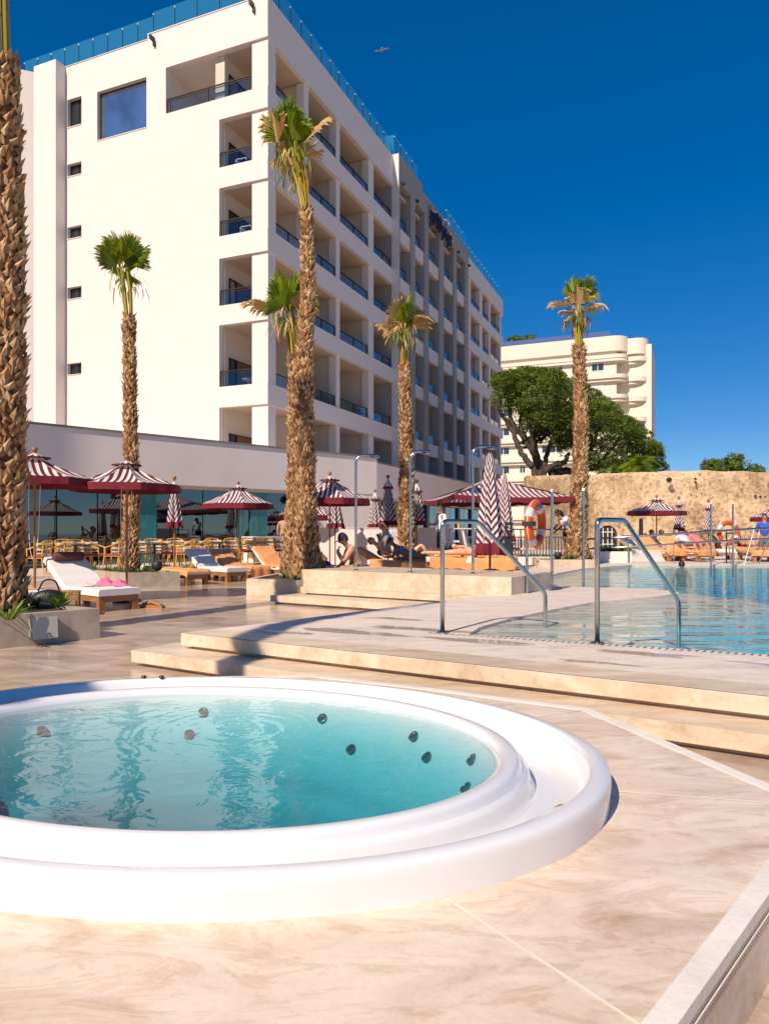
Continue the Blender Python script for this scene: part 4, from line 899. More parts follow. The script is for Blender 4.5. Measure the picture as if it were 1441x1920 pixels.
# crown outline: top and underside in photo pixels along x, then clumps through the volume
TOP=[(925,712),(940,697),(965,690),(1000,686),(1030,690),(1060,702),(1075,716),(1100,722),(1130,742),(1160,772),(1190,790),(1215,812),(1235,850)]
BOT=[(925,725),(940,738),(960,748),(980,790),(1000,800),(1030,815),(1050,835),(1080,850),(1110,862),(1140,872),(1170,880),(1200,885),(1235,880)]
def interp(T,x):
    for (a,ya),(b,yb) in zip(T,T[1:]):
        if a<=x<=b: return ya+(yb-ya)*(x-a)/(b-a)
    return T[-1][1] if x>T[-1][0] else T[0][1]
m=MB(); clumps=[]
for k in range(330):
    x=random.uniform(930,1232); tp,bt=interp(TOP,x),interp(BOT,x); 
    y=tp+(bt-tp)*(random.random()**1.5); hw=min(5.,.4+ (bt-tp)*.035); dy=random.uniform(-1,1)*hw*(1-.5*((y-tp)/(bt-tp+1)))
    edge=min(1,(y-tp)/10+.35); r_=random.uniform(.35,.72)*edge+.1
    clumps.append((pp(x,y+r_*F/PY*.55,dy),r_))
for c,r_ in clumps:
    nL=int(300*r_/.6)
    for _ in range(nL):
        d=V(random.gauss(0,1),random.gauss(0,1),random.gauss(.35,.9)).normalized(); rr=r_*random.uniform(.75,1.12)
        q=c+V(d.x*rr,d.y*rr,d.z*rr*.62); 
        a=(d+V(random.gauss(0,.5),random.gauss(0,.5),random.gauss(.3,.5))).normalized(); b=a.cross(V(random.gauss(0,1),random.gauss(0,1),random.gauss(0,1))).normalized()
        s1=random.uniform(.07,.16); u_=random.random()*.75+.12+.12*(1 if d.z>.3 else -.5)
        m.face([q-b*s1*.35,q+b*s1*.35,q+a*s1],[(max(0,min(1,u_)),0)]*3)
m.build('crown',M_PINE,pr,merge=False)
# date palm right of the pine
random.seed(9)
def frond(m,base,a,el_,L,u0=.5,w0=.35,droop=1.):
    o=V(math.cos(a),math.sin(a),0); P=[]; 
    for i in range(9): t=i/8; P.append(base+o*(L*t*math.cos(el_))+V(0,0,L*t*math.sin(el_)-droop*L*.55*t*t))
    for i in range(8):
        p,q=P[i],P[i+1]; t=(q-p); s_=V(-o.y,o.x,0)
        for k in range(5):
            f=(k+random.random())/5; c=p.lerp(q,f); ll=w0*L*(math.sin(math.pi*min(1,(i+f)/8*.85+.12))**.7)
            for sg in(-1,1):
                tip=c+s_*sg*ll+t.normalized()*ll*.5+V(0,0,-ll*.35); u_=min(1,max(0,u0+random.uniform(-.3,.3)))
                m.face([c-t*.06,c+t*.06,tip],[(u_,0)]*3)
dp=empty('date_palm',PX(1200,43,0),0,'feathery date palm behind the right end of the pine','palm tree'); m=MB(); c=V(0,0,ZY(872,43))
for k in range(46): frond(m,c,random.uniform(0,6.28),R(random.uniform(-5,65)),random.uniform(1.4,1.9),random.uniform(.25,.8),.26,random.uniform(.9,1.6))
m.build('crown',M_LEAF,dp,merge=False); m=MB(); m.tube([V(0,0,0),c],.25,9); m.build('trunk',M_TRUNK,dp)
# far trees over the wall at the right
def bushtree(name,label,px,Yt,pyt,pyb,wpx,seed,cat='tree',mt=None,spiky=False):
    random.seed(seed); r=empty(name,PX(px,Yt,0),0,label,cat); m=MB(); zt=ZY(pyt,Yt); w_=wpx/F*Yt
    for k in range(60):
        x=random.uniform(-.5,.5)*w_; h_=zt*(1-.22*abs(x/w_*2)**2)-random.uniform(.1,2.2)+random.uniform(-.1,.25); leafblob(m,(x,random.uniform(-1.3,1.3),h_),random.uniform(.28,.5),110,.13,.9 if not spiky else 1.4)
    m.build('crown',mt or M_PINE,r,merge=False); m=MB(); m.tube([V(0,0,0),V(0,0,zt-1.2)],.16,6); m.build('trunk',M_BARK,r)
bushtree('conifer_tree','green leafy tree top rising over the stone wall at the right edge',1385,44,856,886,95,4)
bushtree('conifer_tree','small green bush top just left of the big tree over the stone wall',1332,46,866,886,26,6)
bushtree('shrub_tree','dark shrub mass under the pine branches above the wall',1150,44,878,900,150,8)
# ------------------------------------------------------------------ low planting
def strap(name,label,loc,n,L,seed,group=None,u0=.5):
    random.seed(seed); m=MB()
    for k in range(n):
        a=random.uniform(0,6.28); o=V(math.cos(a),math.sin(a),0); s_=V(-o.y,o.x,0); l=L*random.uniform(.6,1.1); up=random.uniform(.35,1.); b0=o*random.uniform(0,.05); u_=min(1,max(0,u0+random.uniform(-.4,.4)))
        P=[b0+o*(l*t*(.35+.5*(1-up)))*1.2+V(0,0,l*up*(t-.55*t*t)*1.4) for t in(0,.35,.7,1)]; W_=[.013,.015,.011,.001]
        for i in range(3): m.face([P[i]-s_*W_[i]*L*2.2,P[i]+s_*W_[i]*L*2.2,P[i+1]+s_*W_[i+1]*L*2.2,P[i+1]-s_*W_[i+1]*L*2.2],[(u_,0)]*4)
    o=m.build(name,M_GRASSY,None,merge=False); o.location=loc; return tag(o,label,'plant',group)
strap('spider_plant','bright arching spider plant in the left planter beside the socket box',PX(112,8.9,.33),85,.36,1,u0=.62)
strap('spider_plant','sparse arching spider plant at the foot of the largest palm, left edge',PX(18,7.7,.33),45,.36,2,u0=.45)
strap('spider_plant','dark green tuft right behind the largest palm trunk',PX(66,9.0,.33),50,.24,3,u0=.15)
for k,(px,Yp,s_,u) in enumerate(((175,17.3,.34,.5),(212,16.6,.3,.6),(232,16.3,.26,.45),(262,16.4,.28,.6),(287,16.6,.3,.5),(200,17.3,.2,.2))):
    strap('tuft_plant',['grassy tuft left in the planter behind the white lounger','bright tuft left of the parasol pole in the planter','small tuft touching the parasol pole','tuft just right of the parasol pole behind the lounger','tuft beside the dark planter lamp','low dark tuft at the back of the planter behind the lounger'][k],PX(px,Yp,.31),45,s_,10+k,'tufts in the planter behind the lounger',u)
for k,(px,Yp,s_) in enumerate(((535,14.1,.24),(552,13.7,.2))): strap('tuft_plant',['dark leafy tuft at the left foot of the thick palm','bright leafy tuft beside the shower plinth corner'][k],PX(px,Yp,.35),45,s_,20+k,None,.25+.4*k)
for k,(px,Yp) in enumerate(((1072,19.8),(1104,19.9),(1064,19.7))): strap('tuft_plant',['yellow green tuft at the foot of the pool edge palm','tuft right of the pool edge palm trunk','small tuft left of the pool edge palm trunk'][k],PX(px,Yp,.47),50,.32,30+k,None,.6)
for k in range(9):
    px=915+k*14; strap('bedding_plant',['leftmost plant clump','second plant clump from the left','third plant clump from the left','fourth plant clump from the left','middle plant clump','fourth plant clump from the right','third plant clump from the right','second plant clump from the right','rightmost plant clump'][k]+' in the bed before the picket fence',PX(px,21.0,.48),40,.24,40+k,'plants in the bed before the picket fence',.5)
for k in range(7):
    px=1122+k*9; strap('dry_grass','yellow dry grass tufts in the small white planter under the arch',PX(px,22.6+.1*(k%3),.6),45,.42,50+k,'dry grasses in the small white planter',.75)
for k,(px,Yp,s_) in enumerate(((182,18.4,.55),(355,20.8,.5),(160,19,.35))): strap('ornamental_grass',['tall yellow ornamental grass behind the planter near the chairs','yellow grass behind the closed parasol','small dark grass near the bamboo chair feet'][k],PX(px,Yp,.05),80,s_,60+k,None,.7)
for k,(px,Yp,lab) in enumerate(((1230,27,'cycad with dark stiff fronds under the right hand parasol'),(1310,27,'cycad with broad fronds behind the sunbathing heads on the right'),(1345,27.5,'small cycad beside the far lifebuoy'))):
    random.seed(k); r=empty('cycad',PX(px,Yp,.3),0,lab,'plant'); m=MB()
    for j in range(26): frond(m,V(0,0,.55),random.uniform(0,6.28),R(random.uniform(10,65)),random.uniform(.6,.95),.2,.16,.7)
    m.build('fronds',M_LEAF,r,merge=False); m=MB(); m.tube([V(0,0,0),V(0,0,.6)],[.16,.12],8); m.build('stem',M_TRUNK,r)
# ------------------------------------------------------------------ parasols
def open_parasol(loc,rz,Rr,label,zt=2.72,group='red and white striped parasols',loop=False,rise=.60,val=.155):
    r=empty('parasol',loc,rz,label,'parasol',group); n=8; z0=zt-rise; z1=zt-.06
    m=MB(); m.tube([(0,0,0),(0,0,zt)],.022,8); m.build('pole',M_WOODD,r)
    cm=MB()
    for k in range(n):
        a0,a1=2*math.pi*k/n,2*math.pi*(k+1)/n; am=(a0+a1)/2; rows=8; hw=Rr*math.sin(math.pi/n); ap=Rr*math.cos(math.pi/n)
        P=lambda t,s_:V(math.cos(am)*ap*t-math.sin(am)*hw*t*s_, math.sin(am)*ap*t+math.cos(am)*hw*t*s_, z1-(z1-z0)*t-.05*math.sin(math.pi*t)*(1-s_*s_)-.03*math.sin(math.pi*t))
        for i in range(rows):
            for s0 in(-1,-.5,0,.5):
                t0,t1=max(.02,i/rows),(i+1)/rows; q=[(t0,s0),(t1,s0),(t1,s0+.5),(t0,s0+.5)]
                cm.face([P(*x) for x in q],[(hw*x[0]*x[1],x[0]) for x in q])
    cm.build('canopy',M_STR,r,smooth=False)
    vm=MB()
    for k in range(n):
        for j in range(6):
            Q=lambda j_:(lambda t:V(math.cos(2*math.pi*(k+t)/n),math.sin(2*math.pi*(k+t)/n),0))(0)*Rr*(1-j_/6)+V(math.cos(2*math.pi*(k+1)/n),math.sin(2*math.pi*(k+1)/n),0)*Rr*(j_/6)
            a,b=Q(j),Q(j+1); wa=.012*math.sin(j*2.1+k); wb=.012*math.sin((j+1)*2.1+k if j<5 else (k+1)); d=lambda p,h,w_:V(p.x*(1+w_),p.y*(1+w_),z0+h)
            vm.face([d(a,0,0),d(b,0,0),d(b,-.075,wb*.5),d(a,-.075,wa*.5)]); vm.face([d(a,-.075,wa*.5),d(b,-.075,wb*.5),d(b,-val,wb),d(a,-val,wa)])
    vm.build('valance',M_RED,r)
    m=MB()
    for k in range(n):
        a0,a1=2*math.pi*k/n,2*math.pi*(k+1)/n; am=(a0+a1)/2; Rv=.26; zc=zt+.0; ze=zt-.13*rise/.6-.01
        A=V(math.cos(a0)*Rv,math.sin(a0)*Rv,ze); B=V(math.cos(a1)*Rv,math.sin(a1)*Rv,ze); hw=Rv*math.sin(math.pi/n)
        m.m=0; m.face([V(0,0,zc),A,B],[(0,0),(-hw,0),(hw,0)]); m.m=1; m.face([A,B,B*1.03-V(0,0,.045),A*1.03-V(0,0,.045)])
    m.build('vent_cap',[M_STR,M_RED],r)
    for k in range(n):
        a0=2*math.pi*k/n; d=V(math.cos(a0),math.sin(a0),0); m=MB(); m.tube([V(0,0,z1-.05)+d*.03,d*(Rr*.98)+V(0,0,z0-.015)],.009,4); m.tube([V(0,0,z0-.12),d*(Rr*.5)+V(0,0,(z0+z1)/2-.04)],.007,4); m.build('rib',M_WOODD,r)
    m=MB(); m.ball((0,0,zt+.055),.052,10,6); m.lathe([(.03,zt-.01),(.028,zt+.01)],(0,0,0),8); m.build('finial',M_WOODD,r,smooth=True)
    if loop:
        m=MB(); m.tube(curve_pts([(-.09,0,z0-.05),(-.10,.01,1.5),(-.075,.01,.98),(-.02,.01,.80),(.03,.01,.95),(.07,.0,1.5),(.09,0,z0-.1)],8),.006,5); m.build('pull_cord',M_EDGE,r)
    m=MB(); m.lathe([(.25,0),(.25,.05),(.06,.07),(.04,.28),(.001,.28)],(0,0,0),14); m.build('base',M_DKMETAL,r)
    return r
open_parasol(PX(65.5,12.2),R(10),1.02,'striped parasol with a hanging white cord loop, leftmost, half behind the largest palm',2.62,loop=True,rise=.45,val=.125)
open_parasol(PX(238,12.9),R(33),.98,'striped parasol in front of the slim palm, over the white lounger',2.56,loop=True,rise=.45,val=.125)
open_parasol(PX(447,22),R(20),1.09,'small striped parasol standing before the dark restaurant glass',2.70,loop=True)
open_parasol(PX(618,18.1),R(22),1.08,'striped parasol partly hidden by the thick palm, above the man in the cap',2.68)
open_parasol(PX(1230,26,.3),R(23),1.02,'striped parasol in front of the old stone wall',2.18,rise=.5)
open_parasol(PX(1466,25,.3),R(5),1.05,'striped parasol cut off by the right edge of the photo',2.05)
open_parasol(PX(578,22.5),R(5),1.0,'striped parasol seen as a sliver between the two palm trunks',2.36)
def closed_parasol(loc,label,zt,zb,Rb,mat_=None,folds=8,cap=True,group='folded striped parasols',capmat=None,val=.14,pole=M_WOODD):
    r=empty('folded_parasol',loc,random.uniform(0,1),label,'parasol',group); mt=mat_ or M_CHEV
    m=MB(); m.tube([(0,0,0),(0,0,zt)],.022,8); m.build('pole',pole,r)
    N=folds*4; rows=20; m=MB(); v=MB()
    def P(k,t):
        a=2*math.pi*k/N; f=abs((k%4)-2)/2; tt=t; rr=Rb*(.10+.90*tt**.75)*(.62+.38*f)*(1+.05*math.sin(3*a+tt*4)); return V(rr*math.cos(a+.25*math.sin(tt*2)),rr*math.sin(a+.25*math.sin(tt*2)),zt-.05-(zt-.05-zb)*tt)
    hs_=zt-.05-zb; tv=1-val/hs_
    for i in range(rows):
        t0,t1=tv*i/rows,tv*(i+1)/rows
        for k in range(N):
            uu=lambda k_,t:((abs((k_%4)-2)/2)*Rb*1.25+ -t*hs_,0)
            fa=lambda k_:abs((k_%4)-2)/2
            m.face([P(k,t0),P(k+1,t0),P(k+1,t1),P(k,t1)],[(fa(k)*.16+t0*hs_,0),(fa(k+1)*.16+t0*hs_,0),(fa(k+1)*.16+t1*hs_,0),(fa(k)*.16+t1*hs_,0)])
    for k in range(N):
        w_=lambda k_:.03*math.sin(k_*1.7)
        a,b=P(k,tv),P(k+1,tv); c=P(k+1,1)*1.0; d=P(k,1)*1.0; c=V(c.x*1.08,c.y*1.08,c.z+w_(k+1)); d=V(d.x*1.08,d.y*1.08,d.z+w_(k)); v.face([a,b,c,d])
    m.build('folded_canopy',mt,r); v.build('valance',M_RED,r)
    if cap:
        m=MB(); 
        for k in range(8):
            a0,a1=2*math.pi*k/8,2*math.pi*(k+1)/8; A=lambda a,rr,z:V(rr*math.cos(a),rr*math.sin(a),z)
            m.m=0; m.face([V(0,0,zt),A(a0,Rb*.55,zt-.24),A(a1,Rb*.55,zt-.24)],[(0,0),(-.06,0),(.06,0)]); m.m=1; m.face([A(a0,Rb*.55,zt-.24),A(a1,Rb*.55,zt-.24),A(a1,Rb*.6,zt-.30),A(a0,Rb*.6,zt-.30)])
        m.build('vent_cap',[M_STR,M_RED],r); m=MB(); m.ball((0,0,zt+.05),.055,10,6); m.build('finial',capmat or M_WOODD,r,smooth=True)
    return r
random.seed(12)
closed_parasol(PX(327,17.8),'folded striped parasol before the teal tiles, left of the thick palm',2.55,1.36,.22)
closed_parasol(PX(628,21),'folded striped parasol right behind the open one over the man in the cap',2.5,1.36,.27)
closed_parasol(PX(703,25.5),'smaller folded parasol just left of the pair by the white wall',2.66,1.38,.28)
closed_parasol(PX(727,20.2),'folded striped parasol with round wooden ball, left of the brown fronded palm',2.76,1.42,.27)
closed_parasol(PX(781,21.5),'folded striped parasol in shade, right of the brown fronded palm',2.72,1.44,.29,capmat=M_DKMETAL)
closed_parasol(PX(1272,27,.3),'folded striped parasol beside the open one at the stone wall',2.18,.95,.22)
closed_parasol(PX(1327,26.5,.3),'folded striped parasol left of the far lifebuoy',2.05,.88,.20)
big=closed_parasol(PX(918,14.2,.3),'tall folded cantilever parasol with zigzag stripes behind the shower',2.62,.52,.30,M_CHEV,6,False,None,val=.22,pole=M_DKMETAL)
m=MB(); m.lathe([(.07,2.56),(.12,2.60),(.12,2.64),(.001,2.66)],(0,0,0),12); m.build('black_cap',M_BLACK,big)
b2=closed_parasol(PX(946,18.4,.3),'pinkish folded parasol behind the tall zigzag one, on a black stand',2.5,.72,.26,M_STRB,6,False,None,pole=M_DKMETAL)
m=MB(); m.box((-.16,-.14,0),(.16,.14,.62)); m.box((-.2,-.18,.62),(.2,.18,.66)); m.build('black_base',M_BLACK,b2)
# sign post with number 2 on black box
tb=empty('numbered_box',PX(951,17.6,.3),0,'black pedestal box with a pale figure two beside the folded parasols','pedestal')
m=MB(); m.box((-.09,-.09,0),(.09,.09,.80)); m.box((-.12,-.11,.80),(.12,.11,.83)); m.build('pedestal',M_BLACK,tb)
cu=bpy.data.curves.new('t','FONT'); cu.body='2'; cu.size=.17; cu.extrude=.004; cu.align_x='CENTER'; o=bpy.data.objects.new('t',cu); sc.collection.objects.link(o); dg=bpy.context.evaluated_depsgraph_get(); me=bpy.data.meshes.new_from_object(o.evaluated_get(dg)); bpy.data.objects.remove(o); me.materials.clear(); me.materials.append(M_WHITE)
l=bpy.data.objects.new('numeral',me); sc.collection.objects.link(l); l.parent=tb; l.location=(0,-.163,1.0); l.rotation_euler=(R(90),0,0)
m=MB(); m.box((-.09,-.16,.94),(.09,-.13,1.19)); m.box((-.03,-.13,.83),(.03,-.1,1.1)); m.build('number_board',M_DKMETAL,tb)
# large rectangular parasol
r=empty('large_parasol',(3.2,22.1,.3),0,'large rectangular red and white striped parasol with drooping scalloped edge','parasol')
C4=[V(1.9,19.6,2.28),V(5.25,19.7,2.24),V(4.75,24.6,2.3),V(1.35,24.5,2.3)]; L=r.location; ap=V(3.3,22.1,2.98)
m=MB(); v=MB(); un=MB()
for k in range(4):
    a,b=C4[k]-L,C4[(k+1)%4]-L; t_=ap-L; e=(b-a).normalized(); W_=(b-a).length; n_=24; md=(a+b)/2
    for i in range(n_):
        for j in range(6):
            def P(i_,j_):
                s_=i_/n_; q=a.lerp(b,s_); q=q+V(0,0,-.06*math.sin(math.pi*s_)); p_=q.lerp(t_,j_/6); return p_+V(0,0,-.10*math.sin(math.pi*j_/6))
            q=[P(i,j),P(i+1,j),P(i+1,j+1),P(i,j+1)]; m.face(q,[((x-md).dot(e),0) for x in q])
        q0,q1=P(i,0),P(i+1,0); o_=lambda x,i_:x+V(0,0,-.15+.02*math.sin(i_*1.6)); v.face([q0,q1,o_(q1,i+1),o_(q0,i)])
m.build('canopy',M_STRB,r,smooth=True); v.build('valance',M_RED,r)
m=MB(); m.tube([ap-L,V((ap-L).x,(ap-L).y,0)],.04,8); m.build('pole',M_DKMETAL,r)
for k in range(4): m=MB(); m.tube([ap-L-V(0,0,.12),C4[k]-L-V(0,0,.03)],.018,5); m.build('rib',M_DKMETAL,r)
# ------------------------------------------------------------------ sun loungers
LD=V(-.76,.65,0)
def lounger(loc,d,label,back=R(32),pillow=False,zf=0,L=1.95,W=.66,cover=None,group='wooden sun loungers round the pool',flat=False):
    d=d.normalized(); s_=V(-d.y,d.x,0); r=empty('sun_lounger',loc,math.atan2(d.y,d.x),label,'sun lounger',group)
    T=None; hz_=.25; hinge=1.15
    m=MB(); m.box((.05,-W/2+.03,hz_-.09),(L-.25,-W/2+.08,hz_)); m.box((.05,W/2-.08,hz_-.09),(L-.25,W/2-.03,hz_)); m.box((.0,-W/2+.03,hz_-.10),(.05,W/2-.03,hz_)); m.box((.06,-W/2+.09,hz_-.03),(hinge,W/2-.09,hz_-.005)); m.build('frame',M_WOOD,r)
    for x,y in((.0,-1),(.0,1),(L-.45,-1),(L-.45,1)): m=MB(); ya=y*(W/2-.03); m.box((x-.005,ya,0),(x+.085,ya-y*.11,hz_-.092)); m.build('leg',M_WOOD,r)
    c,s1=math.cos(back),math.sin(back); bl=L-hinge+.02
    m=MB(); B=lambda x,y,z:V(hinge+x*c-z*s1,y,hz_+x*s1+z*c); m.box((0,-W/2+.05,-.03),(bl,-W/2+.09,.0),B); m.box((0,W/2-.09,-.03),(bl,W/2-.05,.0),B); m.box((0,-W/2+.091,-.02),(bl,W/2-.091,-.004),B); m.build('backrest',M_WOOD,r)
    th=.105; m=MB(); prof_=[]; 
    segs=[(-.03,0),(.0,.0)]
    N=26; top=[];bot=[]
    for i in range(N+1):
        u_=-.03+(L+.05)*i/N; 
        if u_<hinge-.08: p_=V(u_,0,hz_); nn=V(0,0,1)
        elif u_<hinge+.08: a=(u_-hinge+.08)/.16*back; p_=V(u_-.0,0,hz_+.08*(a/back)**2*math.sin(back)*.5); nn=V(-math.sin(a),0,math.cos(a))
        else: p_=B(u_-hinge,0,0); nn=V(-s1,0,c)
        top.append(p_+nn*(th+(.006*math.sin(i*1.9)))); bot.append(p_+nn*.002)
    w_=W/2-.01
    for i in range(N):
        rr=.02 
        for (ya,yb,za,zb) in((-w_,-w_+rr,.75,1),(-w_+rr,w_-rr,1,1),(w_-rr,w_,1,.75)):
            P=lambda i_,y_,f_:V(bot[i_].x+(top[i_].x-bot[i_].x)*f_,y_,bot[i_].z+(top[i_].z-bot[i_].z)*f_)
            m.face([P(i,ya,za),P(i+1,ya,za),P(i+1,yb,zb),P(i,yb,zb)])
        for y_ in(-w_,w_): m.face([P(i,y_,0),P(i+1,y_,0),P(i+1,y_,.75),P(i,y_,.75)])
        m.face([P(i,-w_,0),P(i+1,-w_,0),P(i+1,w_,0),P(i,w_,0)])
    for i in(0,N): m.face([P(i,-w_,0),P(i,w_,0),P(i,w_,.75),P(i,w_-rr,1),P(i,-w_+rr,1),P(i,-w_,.75)])
    m.build('mattress',M_MATT,r)
    if pillow:
        m=MB(); c0=B(bl-.12,0,th+.07); m.tube([c0+V(0,-.27,0),c0+V(0,-.25,0),c0+V(0,0,0),c0+V(0,.25,0),c0+V(0,.27,0)],[.05,.08,.082,.08,.05],12); m.build('pillow',mat('plum pillow',(.10,.035,.035),.8,.1,10,.2,80),r,smooth=True)
    r['_h']=0; del r['_h']
    return r,B,hz_,th,hinge,bl
def towel(info,u0,u1,label,side=.16,group='apricot towels on the loungers',W=.66,foot=True,mt=None):
    r,B,hz_,th,hinge,bl=info; m=MB(); N=26; K=14
    def base(u_,y_):
        h=th+.012+.006*math.sin(u_*13+y_*7)
        if u_<hinge-.06: return V(u_,y_,hz_+h)
        a=B(max(0,u_-hinge),y_,h); return a
    def P(i,j):
        u_=u0+(u1-u0)*i/N; y=(j/K*2-1)*(W/2+side); ov=max(0,abs(y)-W/2-.0); yy=max(-W/2-.005,min(W/2+.005,y)); drop=0
        q=base(max(u_,-.04),yy)
        if ov>0: q=q+V(0,(.01+.02*math.sin(u_*17+j))*(1 if y>0 else -1),-ov*(1.1+.1*math.sin(u_*9)))
        if u_<-.04: q=q+V(-.015-.012*math.sin(y*20),0,(u_+.04)*1.0)
        return q+V(0,0,.004*math.sin(i*1.3+j*2.1))
    for i in range(N):
        for j in range(K): m.face([P(i,j),P(i+1,j),P(i+1,j+1),P(i,j+1)])
    o=m.build('towel',mt or M_TOWEL,None,smooth=True); o.location=r.location; o.rotation_euler=r.rotation_euler; tag(o,label,'towel',group); return o
F1=V(-4.27,11.5,0)
L1=lounger(F1,LD,'white sun lounger with plum bolster and pink clothes, nearest the camera',R(33),True,W=.74,L=2.05)
Lz=lounger(V(-5.35,10.9,0),LD,'sun lounger mostly hidden by the largest palm and planter',R(8)); towel(Lz,.3,1.9,'apricot towel left of the nearest white lounger, behind the palm trunk')
La=lounger(G(372,1097)+V(-.02,0,0),LD,'lounger with its flat foot under an orange towel, in front of the white backed one',R(4)); towel(La,-.10,1.8,'apricot towel over the flat lounger left of the white one',.12)
Lb=lounger(G(444,1091),LD,'white uncovered lounger among the orange ones before the chairs',R(35))
Lc=lounger(PX(487,18.6),LD,'lounger with long draped orange towel, behind the uncovered white one',R(34)); towel(Lc,-.33,1.9,'long apricot towel hanging over the foot of its lounger',.05)
Ld=lounger(PX(565,18.6),LD+V(.1,.0,0),'raised back lounger at the left foot of the thick palm',R(40)); towel(Ld,.5,1.95,'apricot towel on the raised back beside the thick palm',.03)
Le=lounger(PX(430,20.4),LD,'lounger with orange backrest peeping between the white and the draped ones',R(35)); towel(Le,.2,1.95,'apricot towel on the backrest behind the white lounger',.04)
# sunbathers' group behind the plinth
LR=V(-1,.18,0)
Lf=lounger(PX(842,17.3,0.18),V(-1,.06,0),'lounger under the lying woman with the blue bikini',R(3)); towel(Lf,-.05,1.92,'apricot towel under the legs of the woman in the blue bikini',.20)
Lh=lounger(PX(958,16.5,.3),V(-1,.03,0),'lounger under the prone sunbather before the third shower',R(2)); towel(Lh,-.1,1.9,'apricot towel with dark creases under the prone sunbather',.24)
Li=lounger(PX(962,17.8,.3),V(-1,.05,0),'lounger behind the prone one, under the sunbather with a raised knee',R(2)); towel(Li,-.12,1.9,'apricot towel under the sunbather with a raised knee',.22)
Lj=lounger(PX(655,17.6,0.05),V(-1,.5,0),'lounger with raised orange back behind the man in the cap',R(38)); towel(Lj,.3,1.95,'apricot towel on the raised back left of the man in the cap',.05)
Lk=lounger(PX(800,18.9,.1),V(-1,.12,0),'lounger with raised back under the sunbather holding a phone',R(30)); towel(Lk,-.06,1.95,'apricot towel behind the sunbather holding a phone',.16)
Ll=lounger(PX(870,19.4,.15),V(-1,.1,0),'lounger at the back of the row before the white wall',R(12)); towel(Ll,0,1.9,'apricot towel at the back of the row beside the white wall',.12)
Lm=lounger(PX(690,14.9,0.05),V(.9,.35,0),'brown towelled lounger beside the man in the cap',R(3)); towel(Lm,.0,1.9,'dark plum towel on the lounger beside the man in the cap',.1,mt=mat('plum towel',(.16,.05,.04),.95,.1,9,.4,120))
# loungers beyond the pool
dR=V(.10,1,0)
for k,(px,Yp,dd,b,lab) in enumerate(((1268,22.7,V(-.35,1,0),R(35),'lounger far side of the pool, left one with two heads above it'),(1322,22.4,V(-.35,1,0),R(35),'lounger far side of the pool, next to the pole with pink clad sunbather'),(1371,24,V(-1,.2,0),R(3),'white lounger lying crosswise under the far lifebuoy'),(1432,22.2,V(.2,1,0),R(5),'lounger far side of the pool at the right edge'),(1245,25,V(-.5,1,0),R(35),'dark shaded lounger by the parasol pole at the wall'))):
    q=lounger(PX(px,Yp,.3),dd,lab,b,W=.72)
    if k in(0,1,3): towel(q,-.22,1.0 if k<3 else 1.9,['apricot towel on the far left lounger','apricot towel hanging off the foot of the second far lounger','','apricot towel on the lounger at the right edge'][k],.05,W=.74)
    if k in(0,1): towel(q,1.1,1.95,['apricot towel over the back of the far left lounger','apricot towel over the back of the second far lounger'][k],.03,W=.74)
    if k==2: towel(q,1.1,1.95,'apricot towel on the end of the crosswise lounger',.15,W=.74)
# clothes, bag, side table
random.seed(5)
def cloth_heap(name,label,loc,rx,ry,h,mt,seed,cat='clothes'):
    m=MB(); N=26; 
    def P(i,j):
        a=2*math.pi*i/N; t=j/8; rr=t; n1=noise.noise(V(math.cos(a)*1.5*rr+seed,math.sin(a)*1.5*rr,seed)); n2=noise.noise(V(math.cos(a)*4*rr+seed,math.sin(a)*4*rr,2))
        return V(rx*rr*(1+.35*n1)*math.cos(a),ry*rr*(1+.35*n1)*math.sin(a),max(0,h*(1-rr**2)*(1+1.1*n2)+.012*(1-rr)))
    for i in range(N):
        for j in range(8): m.face([P(i,j),P(i+1,j),P(i+1,j+1),P(i,j+1)])
    o=m.build(name,mt,None,smooth=True); o.location=loc; return tag(o,label,cat)
M_PINK=mat('pink cotton',(.72,.16,.30),.9,.15,14,.3,60)
M_CREAM=mat('cream cotton',(.62,.50,.44),.9,.08,14,.3,60)
e1=F1+LD*.75
cloth_heap('pink_clothes','crumpled bright pink clothes on the white lounger',V(*(F1+LD*.72+V(.10,.12,0)).xy,.365),.17,.13,.10,M_PINK,1.3)
cloth_heap('pink_clothes','smaller pink heap to the right on the white lounger',V(*(F1+LD*.56+V(.22,.18,0)).xy,.365),.17,.10,.07,M_PINK,4.7)
cloth_heap('cream_cloth','small cream cloth left of the pink clothes',V(*(F1+LD*.80+V(-.10,-.05,0)).xy,.365),.13,.09,.03,M_CREAM,2.2)
cloth_heap('white_hat','white sun hat hanging at the foot of the right hand sunbathers',PX(882,14.9,.62),.12,.08,.10,M_WHITE,7.2,'hat')
bg_=empty('black_bag',PX(92,10.3,.30),R(20),'black holdall between the lounger and the left planter','bag')
m=MB(); m.ball((0,0,.0),.2,14,9,(1.2,.6,.72)); m.build('body',mat('black nylon',(.012,.012,.015),.45,.2,12,.5,30),bg_,smooth=True); m=MB(); m.tube(curve_pts([(-.14,0,.12),(-.06,0,.27),(.08,0,.26),(.14,0,.11)],6),.012,6); m.build('handle',M_BLACK,bg_)
st=empty('side_table',PX(128,10.7),R(15),'small teak side table beside the nearest lounger','side table')
m=MB(); m.box((-.16,-.16,.36),(.16,.16,.385)); m.build('top',M_WOOD,st)
for x,y in((-1,-1),(1,-1),(-1,1),(1,1)): m=MB(); m.box((x*.14-.015,y*.14-.015,0),(x*.14+.015,y*.14+.015,.36)); m.build('leg',M_WOOD,st)
m=MB(); m.tube([(-.5,0,.03),(0,.1,.03)],.03,6); 
